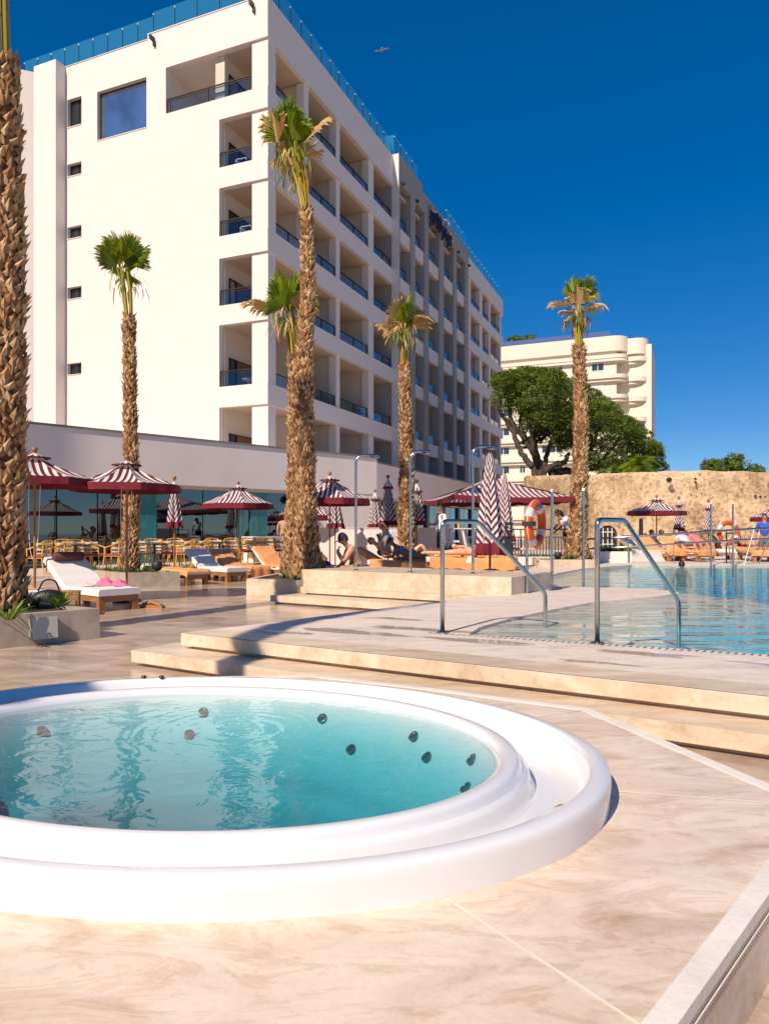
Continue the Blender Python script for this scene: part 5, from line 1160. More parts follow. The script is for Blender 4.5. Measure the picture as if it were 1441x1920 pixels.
wc=empty('wooden_wheel_block',PX(286,11.9),R(-12),'low curved wooden piece on the ground right of the nearest lounger','wooden foot'); m=MB(); m.box((-.2,-.05,.0),(.2,.05,.05)); m.build('block',M_WOOD,wc); m=MB(); m.tube([(-.18,0,.05),(0,0,.1),(.16,0,.05)],[.03,.045,.03],7); m.build('grip',M_WOOD,wc)
def blackpot(px,Yp,z,r_,label):
    o=empty('planter_lamp',PX(px,Yp,z),0,label,'garden lamp'); m=MB(); m.lathe([(r_*.5,0),(r_*.95,r_*.5),(r_,r_*1.1),(r_*.8,r_*1.7),(.001,r_*1.75)],(0,0,0),12); m.build('shade',M_BLACK,o,smooth=True); m=MB(); m.tube([(0,0,-.06),(0,0,.02)],.02,5); m.build('stem',M_BLACK,o)
blackpot(295,16.5,.36,.125,'dark round garden lamp in the planter behind the lounger'); blackpot(1045,19.6,.5,.11,'dark round garden lamp left of the pool edge palm')
# ------------------------------------------------------------------ bamboo chairs and tables
ch=empty('bamboo_chair',(0,0,0),0,'x','chair','yellow bamboo chairs of the restaurant terrace')
def mk_chair():
    m=MB(); m.box((-.22,-.2,.43),(.22,.22,.475)); o=m.build('seat',M_SEAT,ch)
    me=o.data; uv=me.uv_layers[0].data
    for p_ in me.polygons:
        for li in p_.loop_indices: v=me.vertices[me.loops[li].vertex_index].co; uv[li].uv=(v.x,0)
    for x,y,tx,ty in((-.21,.2,-.24,.24),(.21,.2,.24,.24)): m=MB(); m.tube([(tx,ty,0),(x,y,.45),(x,y,.64)],.017,6); m.build('leg',M_BAMB,ch)
    for x in(-1,1): m=MB(); m.tube(curve_pts([(x*.23,-.26,0),(x*.2,-.19,.42),(x*.21,-.24,.85)],4),.017,6); m.build('leg',M_BAMB,ch)
    m=MB(); m.tube(curve_pts([(-.21,.21,.64),(-.27,.0,.70),(-.245,-.20,.80),(-.15,-.27,.85),(0,-.29,.865),(.15,-.27,.85),(.245,-.20,.80),(.27,.0,.70),(.21,.21,.64)],4),.017,6)
    m.tube([(-.21,-.19,.42),(.21,-.19,.42),(.21,.2,.42),(-.21,.2,.42),(-.21,-.19,.42)],.013,5)
    m.tube(curve_pts([(-.2,-.2,.25),(-.12,-.2,.38),(0,-.2,.42),(.12,-.2,.38),(.2,-.2,.25)],3),.009,5)
    for x in(-.1,0,.1): m.tube([(x,-.2,.43),(x*1.1,-.28,.85)],.009,5)
    m.build('arm_frame',M_BAMB,ch)
    m=MB()
    for i in range(12):
        a0=math.pi*(1.0+i/12); a1=math.pi*(1.0+(i+1)/12)
        P=lambda a,z:V(.235*math.cos(a),-.02+.25*math.sin(a),z)
        for zz in((.52,.575),(.60,.655),(.68,.735),(.755,.80)): m.face([P(a0,zz[0]),P(a1,zz[0]),P(a1,zz[1]),P(a0,zz[1])],[(0,zz[0]*1.0),(0,zz[0]),(0,zz[1]),(0,zz[1])])
    m.build('woven_back',M_BACK,ch)
mk_chair()
def tpos(px,off): k=(px-CX)/F; b=WA+WN*off; r_=(k*b.y-b.x)/(WD.x-k*WD.y); return b+WD*r_
spots=[(74,3.55,0.9,'bamboo chair behind the left parasol pole, leftmost seen from behind'),(112,3.5,1.0,'bamboo chair right of the left parasol pole, above the plum bolster'),(152,2.6,3.6,'bamboo chair facing left of the first dark table, white back'),(178,2.9,-2.2,'shaded bamboo chair right of the first dark table'),
 (216,3.4,.9,'bamboo chair directly left of the slim palm trunk'),(262,2.8,3.7,'bamboo chair just right of the slim palm trunk'),(290,2.4,3.2,'bamboo chair behind the one right of the slim palm'),(320,3.0,-2.0,'bamboo chair under the folded parasol'),(348,3.4,1.0,'bamboo chair seen from behind, right of the folded parasol pole'),(376,3.3,.9,'bamboo chair seen from behind, above the white lounger back'),
 (404,2.4,3.3,'bamboo chair at the far side, left of the small parasol pole'),(436,2.6,2.9,'bamboo chair left of the small parasol pole touching it'),(462,3.2,1.1,'bamboo chair right of the small parasol pole'),(482,3.3,.7,'bamboo chair seen from behind above the draped towel'),(508,2.5,3.2,'bamboo chair half behind the thick palm, left side'),(528,3.0,-2.1,'bamboo chair hidden mostly by the thick palm base'),(240,1.9,3.3,'far bamboo chair by the glass, right of the slim palm'),(125,1.8,3.3,'far bamboo chair by the glass at the left'),(330,1.8,3.0,'far bamboo chair by the glass below the teal tiles'),(470,1.7,3.2,'far bamboo chair by the glass right of the small parasol')]
base_a=math.atan2(WD.y,WD.x)
for i,(px,off,a,lab) in enumerate(spots):
    c=ch if i==0 else copy_tree(ch); p_=tpos(px,off); c.location=(p_.x,p_.y,.17); c.rotation_euler=(0,0,base_a-.2+a); c['label']=lab
tb0=empty('cafe_table',(0,0,0),0,'x','table','dark cafe tables of the restaurant terrace')
m=MB(); m.lathe([(.001,.74),(.36,.74),(.37,.725),(.36,.71),(.001,.70)],(0,0,0),22); m.build('tabletop',M_TABLE,tb0)
m=MB(); m.tube([(0,0,.03),(0,0,.70)],.035,8); m.build('pedestal',M_TABLE,tb0); m=MB(); m.lathe([(.22,0),(.22,.02),(.04,.05),(.001,.05)],(0,0,0),16); m.build('foot',M_TABLE,tb0)
for i,(px,off,lab) in enumerate(((142,3.0,'dark cafe table behind the plum bolster'),(290,3.1,'dark cafe table right of the slim palm'),(412,2.9,'dark cafe table left of the small parasol pole'),(492,2.8,'dark cafe table beside the thick palm'),(225,2.0,'dark cafe table near the glass behind the slim palm'))):
    c=tb0 if i==0 else copy_tree(tb0); p_=tpos(px,off); c.location=(p_.x,p_.y,.17); c['label']=lab
lb=empty('pale_low_table',tpos(505,1.4)+V(0,0,.17),base_a,'pale counter standing before the doorway near the thick palm','counter'); m=MB(); m.box((-.9,-.3,.0),(.9,.3,.86)); m.build('body',M_EDGE,lb); m=MB(); m.box((-.95,-.34,.861),(.95,.34,.90)); m.build('top',M_WHITE,lb)
for x in(-.35,.35): m=MB(); m.box((x-.12,-.12,.902),(x+.12,.12,.93)); m.build('tray',M_BLACK,lb)
# ------------------------------------------------------------------ showers, handrails, poles
def shower(px,Yp,pyt,label,reach,ang):
    z0=.575 ; r=empty('pool_shower',PX(px,Yp,z0),0,label,'shower','steel outdoor showers on the plinth'); zt=ZY(pyt,Yp)-z0; d=V(math.cos(ang),math.sin(ang),0)
    m=MB(); m.tube(curve_pts([(0,0,0),(0,0,.8),(0,0,zt-.28),(0,0,zt-.12)],3)+[V(0,0,zt-.08)+d*.015,V(0,0,zt-.03)+d*.06,V(0,0,zt)+d*.13,V(0,0,zt)+d*reach],.023,12); m.build('column',M_METAL,r,smooth=True)
    m=MB(); c=V(0,0,zt-.03)+d*(reach-.06); m.box((c.x-.02,c.y-.02,c.z-.015),(c.x+.02,c.y+.02,c.z+.01)); m.lathe([(.075,-.012),(.08,0),(.001,.006)],c+V(0,0,-.01),14); m.build('shower_head',M_METAL,r)
    m=MB(); m.lathe([(.055,0),(.055,.012),(.026,.02)],(0,0,0),14); m.build('base_flange',M_METAL,r); m=MB(); m.ball((0,-.035,1.05),.022,8,5); m.build('tap',M_METAL,r)
shower(667,12.8,853,'steel shower column left of the three, in front of the striped parasol',.42,R(12))
shower(769,12.25,846,'steel shower column in the middle, before the brown fronded palm',.36,R(10))
shower(886,11.85,836,'steel shower column on the right, before the folded zigzag parasol',.42,R(20))
def handrail(base,end,q,ztop,zb,label):
    d=(end-base); d.z=0; L_=d.length; d.normalize(); r=empty('pool_handrail',base,0,label,'handrail','steel handrails into the pool'); h=ztop-base.z; e=d*L_; hb=zb-base.z
    def fil(P,rad=.06):
        out=[P[0]]
        for a,b,c in zip(P,P[1:],P[2:]):
            u1=(a-b).normalized()*rad; u2=(c-b).normalized()*rad
            for t in(0,.25,.5,.75,1): out.append((b+u1)*(1-t)**2+b*2*t*(1-t)+(b+u2)*t*t)
        return out+[P[-1]]
    m=MB(); m.tube(fil([V(0,0,0),V(0,0,h),d*q+V(0,0,h),e+V(0,0,hb),e+V(0,0,-.55)]),.0225,14); m.build('rail',M_METAL,r,smooth=True)
    m=MB(); m.lathe([(.062,.0),(.062,.012),(.05,.02),(.0225,.022)],(0,0,0),18); m.build('base_flange',M_METAL,r,smooth=False)
handrail(V(.561,6.92,.30),V(1.76,7.82,.3),.48,1.385,.61,'steel handrail on the left, standing at the pool corner')
handrail(V(1.868,6.273,.30),V(2.92,7.09,.3),.41,1.39,.59,'steel handrail on the right, nearer the camera, reaching into the blue water')
def pole(px,py,Yp,pyt,label,foot=True):
    z0=.27 if Yp>12.3 else .3; r=empty('steel_pole',PX(px,Yp,z0),0,label,'pole','tall steel poles at the pool'); m=MB(); zt=ZY(pyt,Yp); m.tube([(0,0,-.3),(0,0,zt-z0)],.026,10); m.build('tube',M_METAL,r); m=MB(); m.ball((0,0,zt-z0),.031,8,4); m.build('cap',M_METAL,r)
    if foot: m=MB(); m.lathe([(.07,0.03),(.07,.045),(.03,.05)],(0,0,0),12); m.build('flange',M_METAL,r)
pole(1034,1102,12.3,921,'tall steel pole just right of the near lifebuoy'); pole(1093,1098,12.9,919,'tall steel pole before the pool edge palm',False)
pole(1332,1063,20.0,945,'tall steel pole in the far pool, left one',False); pole(1373,1063,20.0,945,'tall steel pole in the far pool crossing the far lifebuoy',False)
pf=empty('pole_foot_plate',PX(1041,12.35,.3),0,'flat steel plate at the foot of the pole beside the tongue of deck','plate'); m=MB(); m.box((-.11,-.05,.0),(.16,.05,.02)); m.box((-.03,-.03,.021),(.03,.03,.05)); m.build('plate',M_METAL,pf)
# lifebuoys
M_BUOY=stripe('orange and white buoy',(.82,.80,.78),(.85,.13,.008),.5,rough=.45,duty=.30)
def buoy(loc,rz,R0,r0,label,post=True,h=.6,tilt=0):
    r=empty('lifebuoy',loc,rz,label,'lifebuoy','orange lifebuoys'); m=MB(); n=56; mm=12
    for i in range(n):
        for j in range(mm):
            P=lambda i,j:V((R0+r0*math.cos(2*math.pi*j/mm))*math.cos(2*math.pi*i/n),r0*.85*math.sin(2*math.pi*j/mm),(R0+r0*math.cos(2*math.pi*j/mm))*math.sin(2*math.pi*i/n)+h)
            m.face([P(i,j),P(i+1,j),P(i+1,j+1),P(i,j+1)],[((i+.5)/n*2+.115,0)]*4)
    o=m.build('ring',M_BUOY,r,smooth=True)
    m=MB()
    for q in range(4):
        a0=math.pi/2*q; pts=[]
        for k in range(9): a=a0+math.pi/2*k/8; rr=R0+r0*(1.02+.22*math.sin(math.pi*k/8)*(0.3 if q!=3 else .9)); pts.append(V(rr*math.cos(a),-.01,rr*math.sin(a)+h))
        m.tube(pts,.008,5)
    m.build('rope',M_WHITE,r)
    return r
b=buoy(PX(1003,11.2,0),R(58),.30,.078,'large orange and white lifebuoy on a steel post beside the shower plinth',h=1.39)
m=MB(); m.tube([(0,.14,.3),(0,.14,1.55)],.025,8); m.tube([(0,.14,1.42),(-.0,.0,1.42)],.015,6); m.box((-.02,.05,1.37),(.02,.14,1.47)); m.build('post',M_METAL,b); m=MB(); m.box((-.395,-.085,1.36),(-.20,.07,1.43)); m.build('strap',M_BLACK,b)
m=MB()
for k in range(6): a0,a1=R(62+k*9),R(71+k*9); P=lambda a,rr:V(rr*math.cos(a),-.068,rr*math.sin(a)+1.39); m.face([P(a0,.275),P(a1,.275),P(a1,.325),P(a0,.325)])
m.build('blue_label',mat('blue label',(.03,.12,.5),.5),b)
b=buoy(PX(1364,21.3,0),R(8),.30,.075,'orange lifebuoy beyond the pool, crossed by the ramp rails',h=1.22)
m=MB(); m.tube([(.02,.12,.3),(.02,.12,1.25)],.022,8); m.tube([(.02,.12,1.2),(.45,.12,1.2),(.5,.12,1.02)],.02,6); m.build('post',M_DKMETAL,b)
# ramp handrails behind the pool
M_RMET=mat('dull steel post',(.25,.26,.26),.45,.1,20,metal=.7)  # steel kept darker and duller to tame sun glare on the posts
def ramp_rail(name,label,pts,r0,posts):
    r=empty(name,pts[0],0,label,'ramp rail'); L=r.location; m=MB(); m.tube([p_-L for p_ in pts],r0,10); m.build('rail',M_METAL,r,smooth=True)
    for a,b_ in posts: m=MB(); m.tube([a-L,b_-L],r0*.6,8); m.build('post',M_RMET,r)
YR=20.9
top=[PX(1060,YR+1.5,ZY(1013,YR+1.5)),PX(1180,YR+.8,ZY(1006.5,YR+.8)),PX(1410,YR,ZY(991.5,YR)),PX(1470,YR,ZY(991,YR))]
low=[PX(1060,YR+1.5,ZY(1031,YR+1.5)),PX(1180,YR+.8,ZY(1025,YR+.8)),PX(1410,YR,ZY(1011,YR)),PX(1470,YR,ZY(1010,YR))]
ramp_rail('ramp_rail','long upper steel rail of the pool ramp sloping behind the pool',top,.032,[(PX(1413,YR,ZY(993,YR)),PX(1394,YR-.3,.29)),(PX(1177,YR+.8,ZY(1007,YR+.8)),PX(1177,YR+.8,.3)),(PX(1440,YR,ZY(1011,YR)),PX(1421,YR,.3))])
ramp_rail('ramp_rail','long lower steel rail of the pool ramp',low,.026,[(PX(1417,YR,ZY(1013,YR)),PX(1402,YR-.3,.29)),(PX(1365,YR+.1,ZY(1014,YR)),PX(1369,YR,.3)),(PX(1262,YR+.5,ZY(1020,YR)),PX(1262,YR+.5,.3))])
# white picket fence and lifeguard chair
pf=empty('picket_fence',PX(872,21.8,.3),R(2),'white picket fence behind the folded parasols','fence'); m=MB()
for k in range(34): m=m if k else MB(); x=k*.095; m.box((x,0,.22),(x+.03,.02,.80))
m.build('pickets',M_WHITE,pf); m=MB(); m.box((0,-.02,.76),(3.3,-.001,.80)); m.box((0,-.02,.2),(3.3,-.001,.25)); m.build('rails',M_WHITE,pf); m=MB(); m.tube([(0,0,1.02),(3.4,0,1.02)],.018,6); m.tube([(0,0,.2),(0,0,1.02)],.018,6); m.tube([(3.4,0,.2),(3.4,0,1.02)],.018,6); m.tube([(1.7,0,.2),(1.7,0,1.02)],.018,6); m.build('top_bar',M_DKMETAL,pf)
lg=empty('lifeguard_chair',PX(850,19.6,.3),R(8),'white wooden lifeguard chair with splayed legs','lifeguard chair')
for x,y,tx in((-.30,-.2,-.12),(.42,-.2,.2),(-.30,.25,-.12),(.42,.25,.2)): m=MB(); m.tube([(x,y,0),(tx,y,1.05)],.042,4); m.build('leg',M_WHITE,lg)
m=MB(); m.box((-.22,-.24,.66),(.1,.29,.72)); m.build('seat',M_WHITE,lg); m=MB(); m.box((-.24,-.22,.72),(-.18,.27,1.25)); m.build('backrest',M_WHITE,lg); m=MB(); m.box((-.05,-.26,1.02),(.55,.3,1.05)); m.build('armrest_shelf',M_WHITE,lg); m=MB(); m.box((.1,-.02,1.051),(.16,.04,1.2)); m.build('bottle_rack',M_BAMB,lg)
# speaker under the fascia
sp=empty('speaker',WL(5.0,.05,2.74),0,'black loudspeaker hanging under the fascia left of the thick palm','loudspeaker'); m=MB(); m.ball((0,0,-.22),.2,12,8,(1.5,1,.8)); m.build('case',M_BLACK,sp,smooth=True); m=MB(); m.tube([(0,0,-.12),(0,0,0.1)],.03,6); m.build('bracket',M_BLACK,sp)
# gull
gl=empty('gull',PX(716,40,ZY(93,40)),R(10),'grey and white gull gliding in the blue sky','bird')
m=MB(); m.tube([(-.05,-.17,-.02),(0,-.1,0),(.01,0,.01),(0,.1,0),(-.02,.2,.0)],[.02,.05,.062,.045,.012],9)
for sg in(-1,1):
    W_=[(0,.10,.06),(sg*.22,.10,.06),(sg*.42,.07,.02),(sg*.62,-.02,-.02)]; hgt=[0,.12,.17,.26] if sg>0 else [0,-.07,-.14,-.26]; hgt=[h_*.85 for h_ in hgt]
    for i in range(3):
        a,b=W_[i],W_[i+1]; ca,cb=[.15,.14,.11,.02][i],[.15,.14,.11,.02][i+1]
        m.m=1 if i==2 else 0
        m.face([V(a[0],a[1],hgt[i]),V(b[0],b[1],hgt[i+1]),V(b[0],b[1]-cb,hgt[i+1]-.01),V(a[0],a[1]-ca,hgt[i]-.01)]); m.face([V(a[0],a[1],hgt[i]+.015),V(a[0],a[1]-ca,hgt[i]),V(b[0],b[1]-cb,hgt[i+1]),V(b[0],b[1],hgt[i+1]+.015)])
m.build('body',[mat('gull plumage',(.42,.36,.34),.8,.2,9),mat('gull wing tip',(.06,.055,.06),.8)],gl,smooth=True)
# ------------------------------------------------------------------ people
SK={}
def skin(c): 
    k='skin %.2f'%c[0]
    if k not in SK: SK[k]=mat(k,c,.5,.08,14)
    return SK[k]
def skinmesh(verts,edges,radii,sub=1):
    me=bpy.data.meshes.new('p'); me.from_pydata([tuple(v) for v in verts],edges,[]); o=bpy.data.objects.new('p',me); sc.collection.objects.link(o)
    md=o.modifiers.new('s','SKIN'); md.use_smooth_shade=True
    lay=me.skin_vertices[0].data
    for i,r in enumerate(radii): lay[i].radius=(r,r) if not isinstance(r,tuple) else r
    lay[0].use_root=True
    sb=o.modifiers.new('b','SUBSURF'); sb.levels=sub; sb.render_levels=sub
    dg=bpy.context.evaluated_depsgraph_get(); dg.update(); out=bpy.data.meshes.new_from_object(o.evaluated_get(dg)); bpy.data.objects.remove(o); return out
def addmesh(m,me,mi=0):
    vs=[v.co.copy() for v in me.vertices]
    old=m.m; m.m=mi
    for p_ in me.polygons: m.face([vs[i] for i in p_.vertices])
    m.m=old
BASE=dict(pel=(0,0,0),wst=(.16,0,.01),chs=(.36,0,0),nck=(.52,0,-.01),hd0=(.60,0,.0),hd1=(.74,0,.01),
 shL=(.46,.17,0),elL=(.19,.24,-.01),wrL=(-.06,.25,.04),haL=(-.15,.25,.06),shR=(.46,-.17,0),elR=(.19,-.24,-.01),wrR=(-.06,-.25,.04),haR=(-.15,-.25,.06),
 hiL=(-.07,.095,0),knL=(-.47,.11,.02),anL=(-.88,.12,0),toL=(-.93,.13,.15),hiR=(-.07,-.095,0),knR=(-.47,-.11,.02),anR=(-.88,-.12,0),toR=(-.93,-.13,.15))
ORD=['pel','wst','chs','nck','hd0','hd1','shL','elL','wrL','haL','shR','elR','wrR','haR','hiL','knL','anL','toL','hiR','knR','anR','toR']
EDG=[(0,1),(1,2),(2,3),(3,4),(4,5),(2,6),(6,7),(7,8),(8,9),(2,10),(10,11),(11,12),(12,13),(0,14),(14,15),(15,16),(16,17),(0,18),(18,19),(19,20),(20,21)]
RAD=[.115,.105,.125,.052,.062,.085,.062,.044,.029,.030,.062,.044,.029,.030,.088,.055,.037,.033,.088,.055,.037,.033]
def person(loc,u,n,label,skinc,pose={},cat='person',hair=(.03,.02,.015),longhair=False,cloth=(),hat=None,scale=1.,gender=0,glasses=False,cap=None,bulk=1.):
    """u: from pelvis to head, n: the way the chest faces; pose overrides joints in (u, lateral, n) coordinates"""
    u=Vector(u).normalized(); n=Vector(n); n=(n-u*n.dot(u)).normalized(); l=n.cross(u)
    J=dict(BASE); J.update(pose); W=lambda p:(u*p[0]+l*p[1]+n*p[2])*scale
    P=[W(J[k]) for k in ORD]; rd=[r*scale*(.9 if gender else 1)*(bulk if i not in(3,4,5,9,13) else 1) for i,r in enumerate(RAD)]
    r=empty('person',loc,0,label,cat)
    body=MB(); addmesh(body,skinmesh(P,EDG,rd,2))
    ax=(P[5]-P[4]).normalized(); face=J.get('face'); fn=W(face).normalized() if face else n; fn=(fn-ax*fn.dot(ax)).normalized(); sd=ax.cross(fn)
    hc=P[4]+ax*.085*scale; s_=scale
    T=lambda a,b,c:hc+ax*a*s_+sd*b*s_+fn*c*s_
    # head with brow, nose, mouth, ears
    N=14;Mm=10
    def H(i,k):
        th=math.pi*i/Mm; ph=2*math.pi*k/N; a=.115*math.cos(th); rr=math.sin(th); jaw=1-.28*max(0,-math.cos(th)); return T(a,.078*rr*math.sin(ph)*jaw,.092*rr*math.cos(ph)*(jaw if math.cos(ph)>0 else 1)+.004)
    for i in range(Mm):
        for k in range(N): body.face([H(i,k),H(i+1,k),H(i+1,k+1),H(i,k+1)])
    body.face([T(.02,0,.088),T(-.035,.017,.088),T(-.03,0,.113)]); body.face([T(.02,0,.088),T(-.03,0,.113),T(-.035,-.017,.088)]); body.face([T(-.035,.017,.088),T(-.035,-.017,.088),T(-.03,0,.113)])
    for sg in(-1,1): body.tube([T(.02,sg*.077,.0),T(-.0,sg*.088,-.01),T(-.03,sg*.078,.0)],[.008,.013,.007],5)
    # hands: five unequal bent fingers each
    for wk,hk,sg in(('wrL','haL',1),('wrR','haR',-1)):
        w_=W(J[wk]); h_=W(J[hk]); d=(h_-w_).normalized(); sdv=(d.cross(n) if d.cross(n).length>.2 else d.cross(u)).normalized(); up=sdv.cross(d)
        for f,(off,ln_) in enumerate(((-.026,.062),(-.009,.075),(.009,.072),(.026,.058))): b0=h_+sdv*off*s_; body.tube([b0,b0+d*ln_*.5*s_,b0+d*ln_*.85*s_-up*.012*s_,b0+d*ln_*s_-up*.03*s_],[.009*s_,.0085*s_,.008*s_,.005*s_],5)
        body.tube([w_.lerp(h_,.4)-sdv*.02*s_,h_-sdv*.052*s_-up*.01*s_,h_-sdv*.055*s_+d*.03*s_-up*.018*s_],[.011*s_,.0095*s_,.006*s_],5)
    body.build('body',skin(skinc),r,smooth=True)
    m=MB()
    for sg in(-1,1): m.ball(T(.012,sg*.03,.083),.0095*s_,6,4)
    m.build('eyes',M_BLACK,r)
    if glasses:
        m=MB(); m.tube([T(.012,-.08,.0),T(.014,-.06,.085),T(.014,.06,.085),T(.012,.08,.0)],.006*s_,4); 
        for sg in(-1,1): m.ball(T(.008,sg*.03,.093),.022*s_,8,4,(1,1,1))
        m.build('sunglasses',M_BLACK,r)
    if hair:
        m=MB()
        def HH(i,k):
            th=math.pi*.62*i/6; ph=2*math.pi*k/N; front=math.cos(ph); lim=th*(1 if front<.2 else 1-.45*front); return T(.126*math.cos(lim)-.0,.088*math.sin(lim)*math.sin(ph),.102*math.sin(lim)*math.cos(ph)-.006)
        for i in range(6):
            for k in range(N): m.face([HH(i,k),HH(i+1,k),HH(i+1,k+1),HH(i,k+1)])
        if longhair: m.tube([T(.03,0,-.08),T(-.06,.0,-.105),T(-.17,.0,-.09),T(-.25,0,-.08)],[.06*s_,.07*s_,.055*s_,.015*s_],8)
        m.build('hair',mat('hair %.3f %.3f'%hair[:2],hair,.6,.2,30),r,smooth=True)
    if cap:
        m=MB()
        for i in range(5):
            for k in range(N):
                A=lambda i,k:T(.14*math.cos(math.pi*.5*i/5)+.018,.092*math.sin(math.pi*.5*i/5)*math.sin(2*math.pi*k/N),.108*math.sin(math.pi*.5*i/5)*math.cos(2*math.pi*k/N)-.004)
                m.face([A(i,k),A(i+1,k),A(i+1,k+1),A(i,k+1)])
        m.face([T(.03,-.07,.08),T(.03,.07,.08),T(.02,.05,.19),T(.02,-.05,.19)]); m.face([T(.022,-.07,.08),T(.012,-.05,.19),T(.012,.05,.19),T(.022,.07,.08)])
        m.build('cap',mat('navy cap',cap,.8),r,smooth=False)
    if hat:
        m=MB(); pr_=[(.135,.001),(.13,.06),(.10,.095),(.055,.10),(.045,.13),(.005,.21)]
        for (a,ra),(b,rb) in zip(pr_,pr_[1:]):
            for k in range(18):
                A=lambda a,rr,k:T(a+.02,rr*math.sin(2*math.pi*k/18),rr*math.cos(2*math.pi*k/18)); m.face([A(a,ra,k),A(b,rb,k),A(b,rb,k+1),A(a,ra,k+1)])
        m.build('sun_hat',mat('hat %.2f'%hat[0],hat,.9,.1,20,.3,80),r,smooth=True)
    ix={k:i for i,k in enumerate(ORD)}
    for kind,c in cloth:
        mt=mat('%s %.2f %.2f'%(kind,c[0],c[2]),c,.85,.1,14,.2,60); g=1.18
        if kind in('shorts','trunks','skirt'):
            f=.62 if kind=='shorts' else (.30 if kind=='trunks' else .8)
            Q=[P[0],P[0].lerp(P[1],.35),P[14],P[14].lerp(P[15],f),P[18],P[18].lerp(P[19],f)]; me=skinmesh(Q,[(0,1),(0,2),(2,3),(0,4),(4,5)],[rd[0]*g,rd[0]*g,rd[14]*g,rd[14]*g*.95,rd[18]*g,rd[18]*g*.95],1); m=MB(); addmesh(m,me); m.build(kind,mt,r,smooth=True)
        elif kind in('trousers',):
            Q=[P[0],P[0].lerp(P[1],.4),P[14],P[15],P[16],P[18],P[19],P[20]]; me=skinmesh(Q,[(0,1),(0,2),(2,3),(3,4),(0,5),(5,6),(6,7)],[rd[0]*g,rd[0]*1.1,rd[14]*g,rd[15]*1.35,rd[16]*1.6,rd[18]*g,rd[19]*1.35,rd[20]*1.6],1); m=MB(); addmesh(m,me); m.build('trousers',mt,r,smooth=True)
        elif kind in('shirt','tshirt','dress'):
            f=1. if kind=='shirt' else .55; eL=P[6].lerp(P[7],f); eR=P[10].lerp(P[11],f)
            Q=[P[0].lerp(P[1],-.1 if kind!='dress' else -.6),P[1],P[2],P[2].lerp(P[3],.6),P[6],eL,P[10],eR]; me=skinmesh(Q,[(0,1),(1,2),(2,3),(2,4),(4,5),(2,6),(6,7)],[rd[0]*1.22,rd[1]*1.22,rd[2]*1.16,rd[3]*1.35,rd[6]*1.25,rd[7]*1.4,rd[10]*1.25,rd[11]*1.4],1); m=MB(); addmesh(m,me); m.build(kind,mt,r,smooth=True)
        elif kind=='bikini':
            for a,b,f0,f1,rr,nm in((0,1,-.15,.3,rd[0]*1.16,'bikini_bottom'),(1,2,.55,.95,rd[2]*1.14,'bikini_top')):
                m=MB(); p0=P[a].lerp(P[b],f0); p1=P[a].lerp(P[b],f1); c0=[]; ax2=(p1-p0).normalized()
                A=l; B=ax2.cross(l)
                for q,kk in((p0,.96),(p0.lerp(p1,.5),1.04),(p1,.98)): c0.append([q+(A*math.cos(2*math.pi*t/16)*1.08+B*math.sin(2*math.pi*t/16)*.98)*rr*kk for t in range(16)])
                for x,y in zip(c0,c0[1:]):
                    for t in range(16): m.face([x[t],x[(t+1)%16],y[(t+1)%16],y[t]])
                m.build(nm,mt,r,smooth=True)
    return r
X,Yv,Z=V(1,0,0),V(0,1,0),V(0,0,1)
TAN=(.50,.25,.14); FAIR=(.66,.38,.25); DARK=(.27,.125,.07); RUDDY=(.60,.29,.19)
# man in the cap sitting on the plinth edge side
person(PX(668,14.5,.52),V(-.13,0,1),V(-1,-.25,0),'shirtless man in a dark cap sitting hunched, hand raised to his mouth',(.50,.24,.15),
 dict(wst=(.15,0,-.03),chs=(.35,0,.05),nck=(.48,0,.13),hd0=(.53,0,.17),hd1=(.67,0,.21),shL=(.42,.17,.07),elL=(.16,.20,.20),wrL=(.02,.14,.38),haL=(-.02,.10,.45),shR=(.42,-.17,.07),elR=(.17,-.20,.28),wrR=(.38,-.12,.36),haR=(.44,-.08,.33),
 hiL=(-.03,.10,.02),knL=(.02,.24,.40),anL=(-.06,.05,.62),toL=(-.08,-.08,.66),hiR=(-.03,-.10,.02),knR=(.06,-.28,.38),anR=(-.30,-.20,.42),toR=(-.34,-.2,.55),face=(0,0,1)),cap=(.015,.02,.04),glasses=True,cloth=(('trunks',(.01,.14,.04)),),scale=1.0,bulk=1.28)
LY=dict(shL=(.46,.17,0),elL=(.30,.36,.0),wrL=(.52,.30,.03),haL=(.60,.25,.03),shR=(.46,-.17,0),elR=(.30,-.36,.0),wrR=(.52,-.30,.03),haR=(.60,-.25,.03))
def px_at(px,Yp,z): return PX(px,Yp,z)
# prone woman, propped on her elbows, blue bikini
person(px_at(772,17.3,.70),V(-1,.06,.10),V(0,0,-1),'woman with a grey sun hat and blue bikini propped on her elbows on a lounger',DARK,dict(wst=(.16,0,-.02),chs=(.34,0,-.10),nck=(.47,0,-.20),hd0=(.53,0,-.25),hd1=(.64,0,-.30),shL=(.42,.16,-.12),elL=(.46,.2,.09),wrL=(.62,.12,.12),haL=(.69,.08,.12),shR=(.42,-.16,-.12),elR=(.46,-.2,.09),wrR=(.62,-.12,.12),haR=(.69,-.08,.12),toL=(-.98,.13,.03),toR=(-.98,-.13,.03),face=(1,0,.3)),hat=(.22,.23,.22),cloth=(('bikini',(.08,.18,.62)),),gender=1,scale=.97)
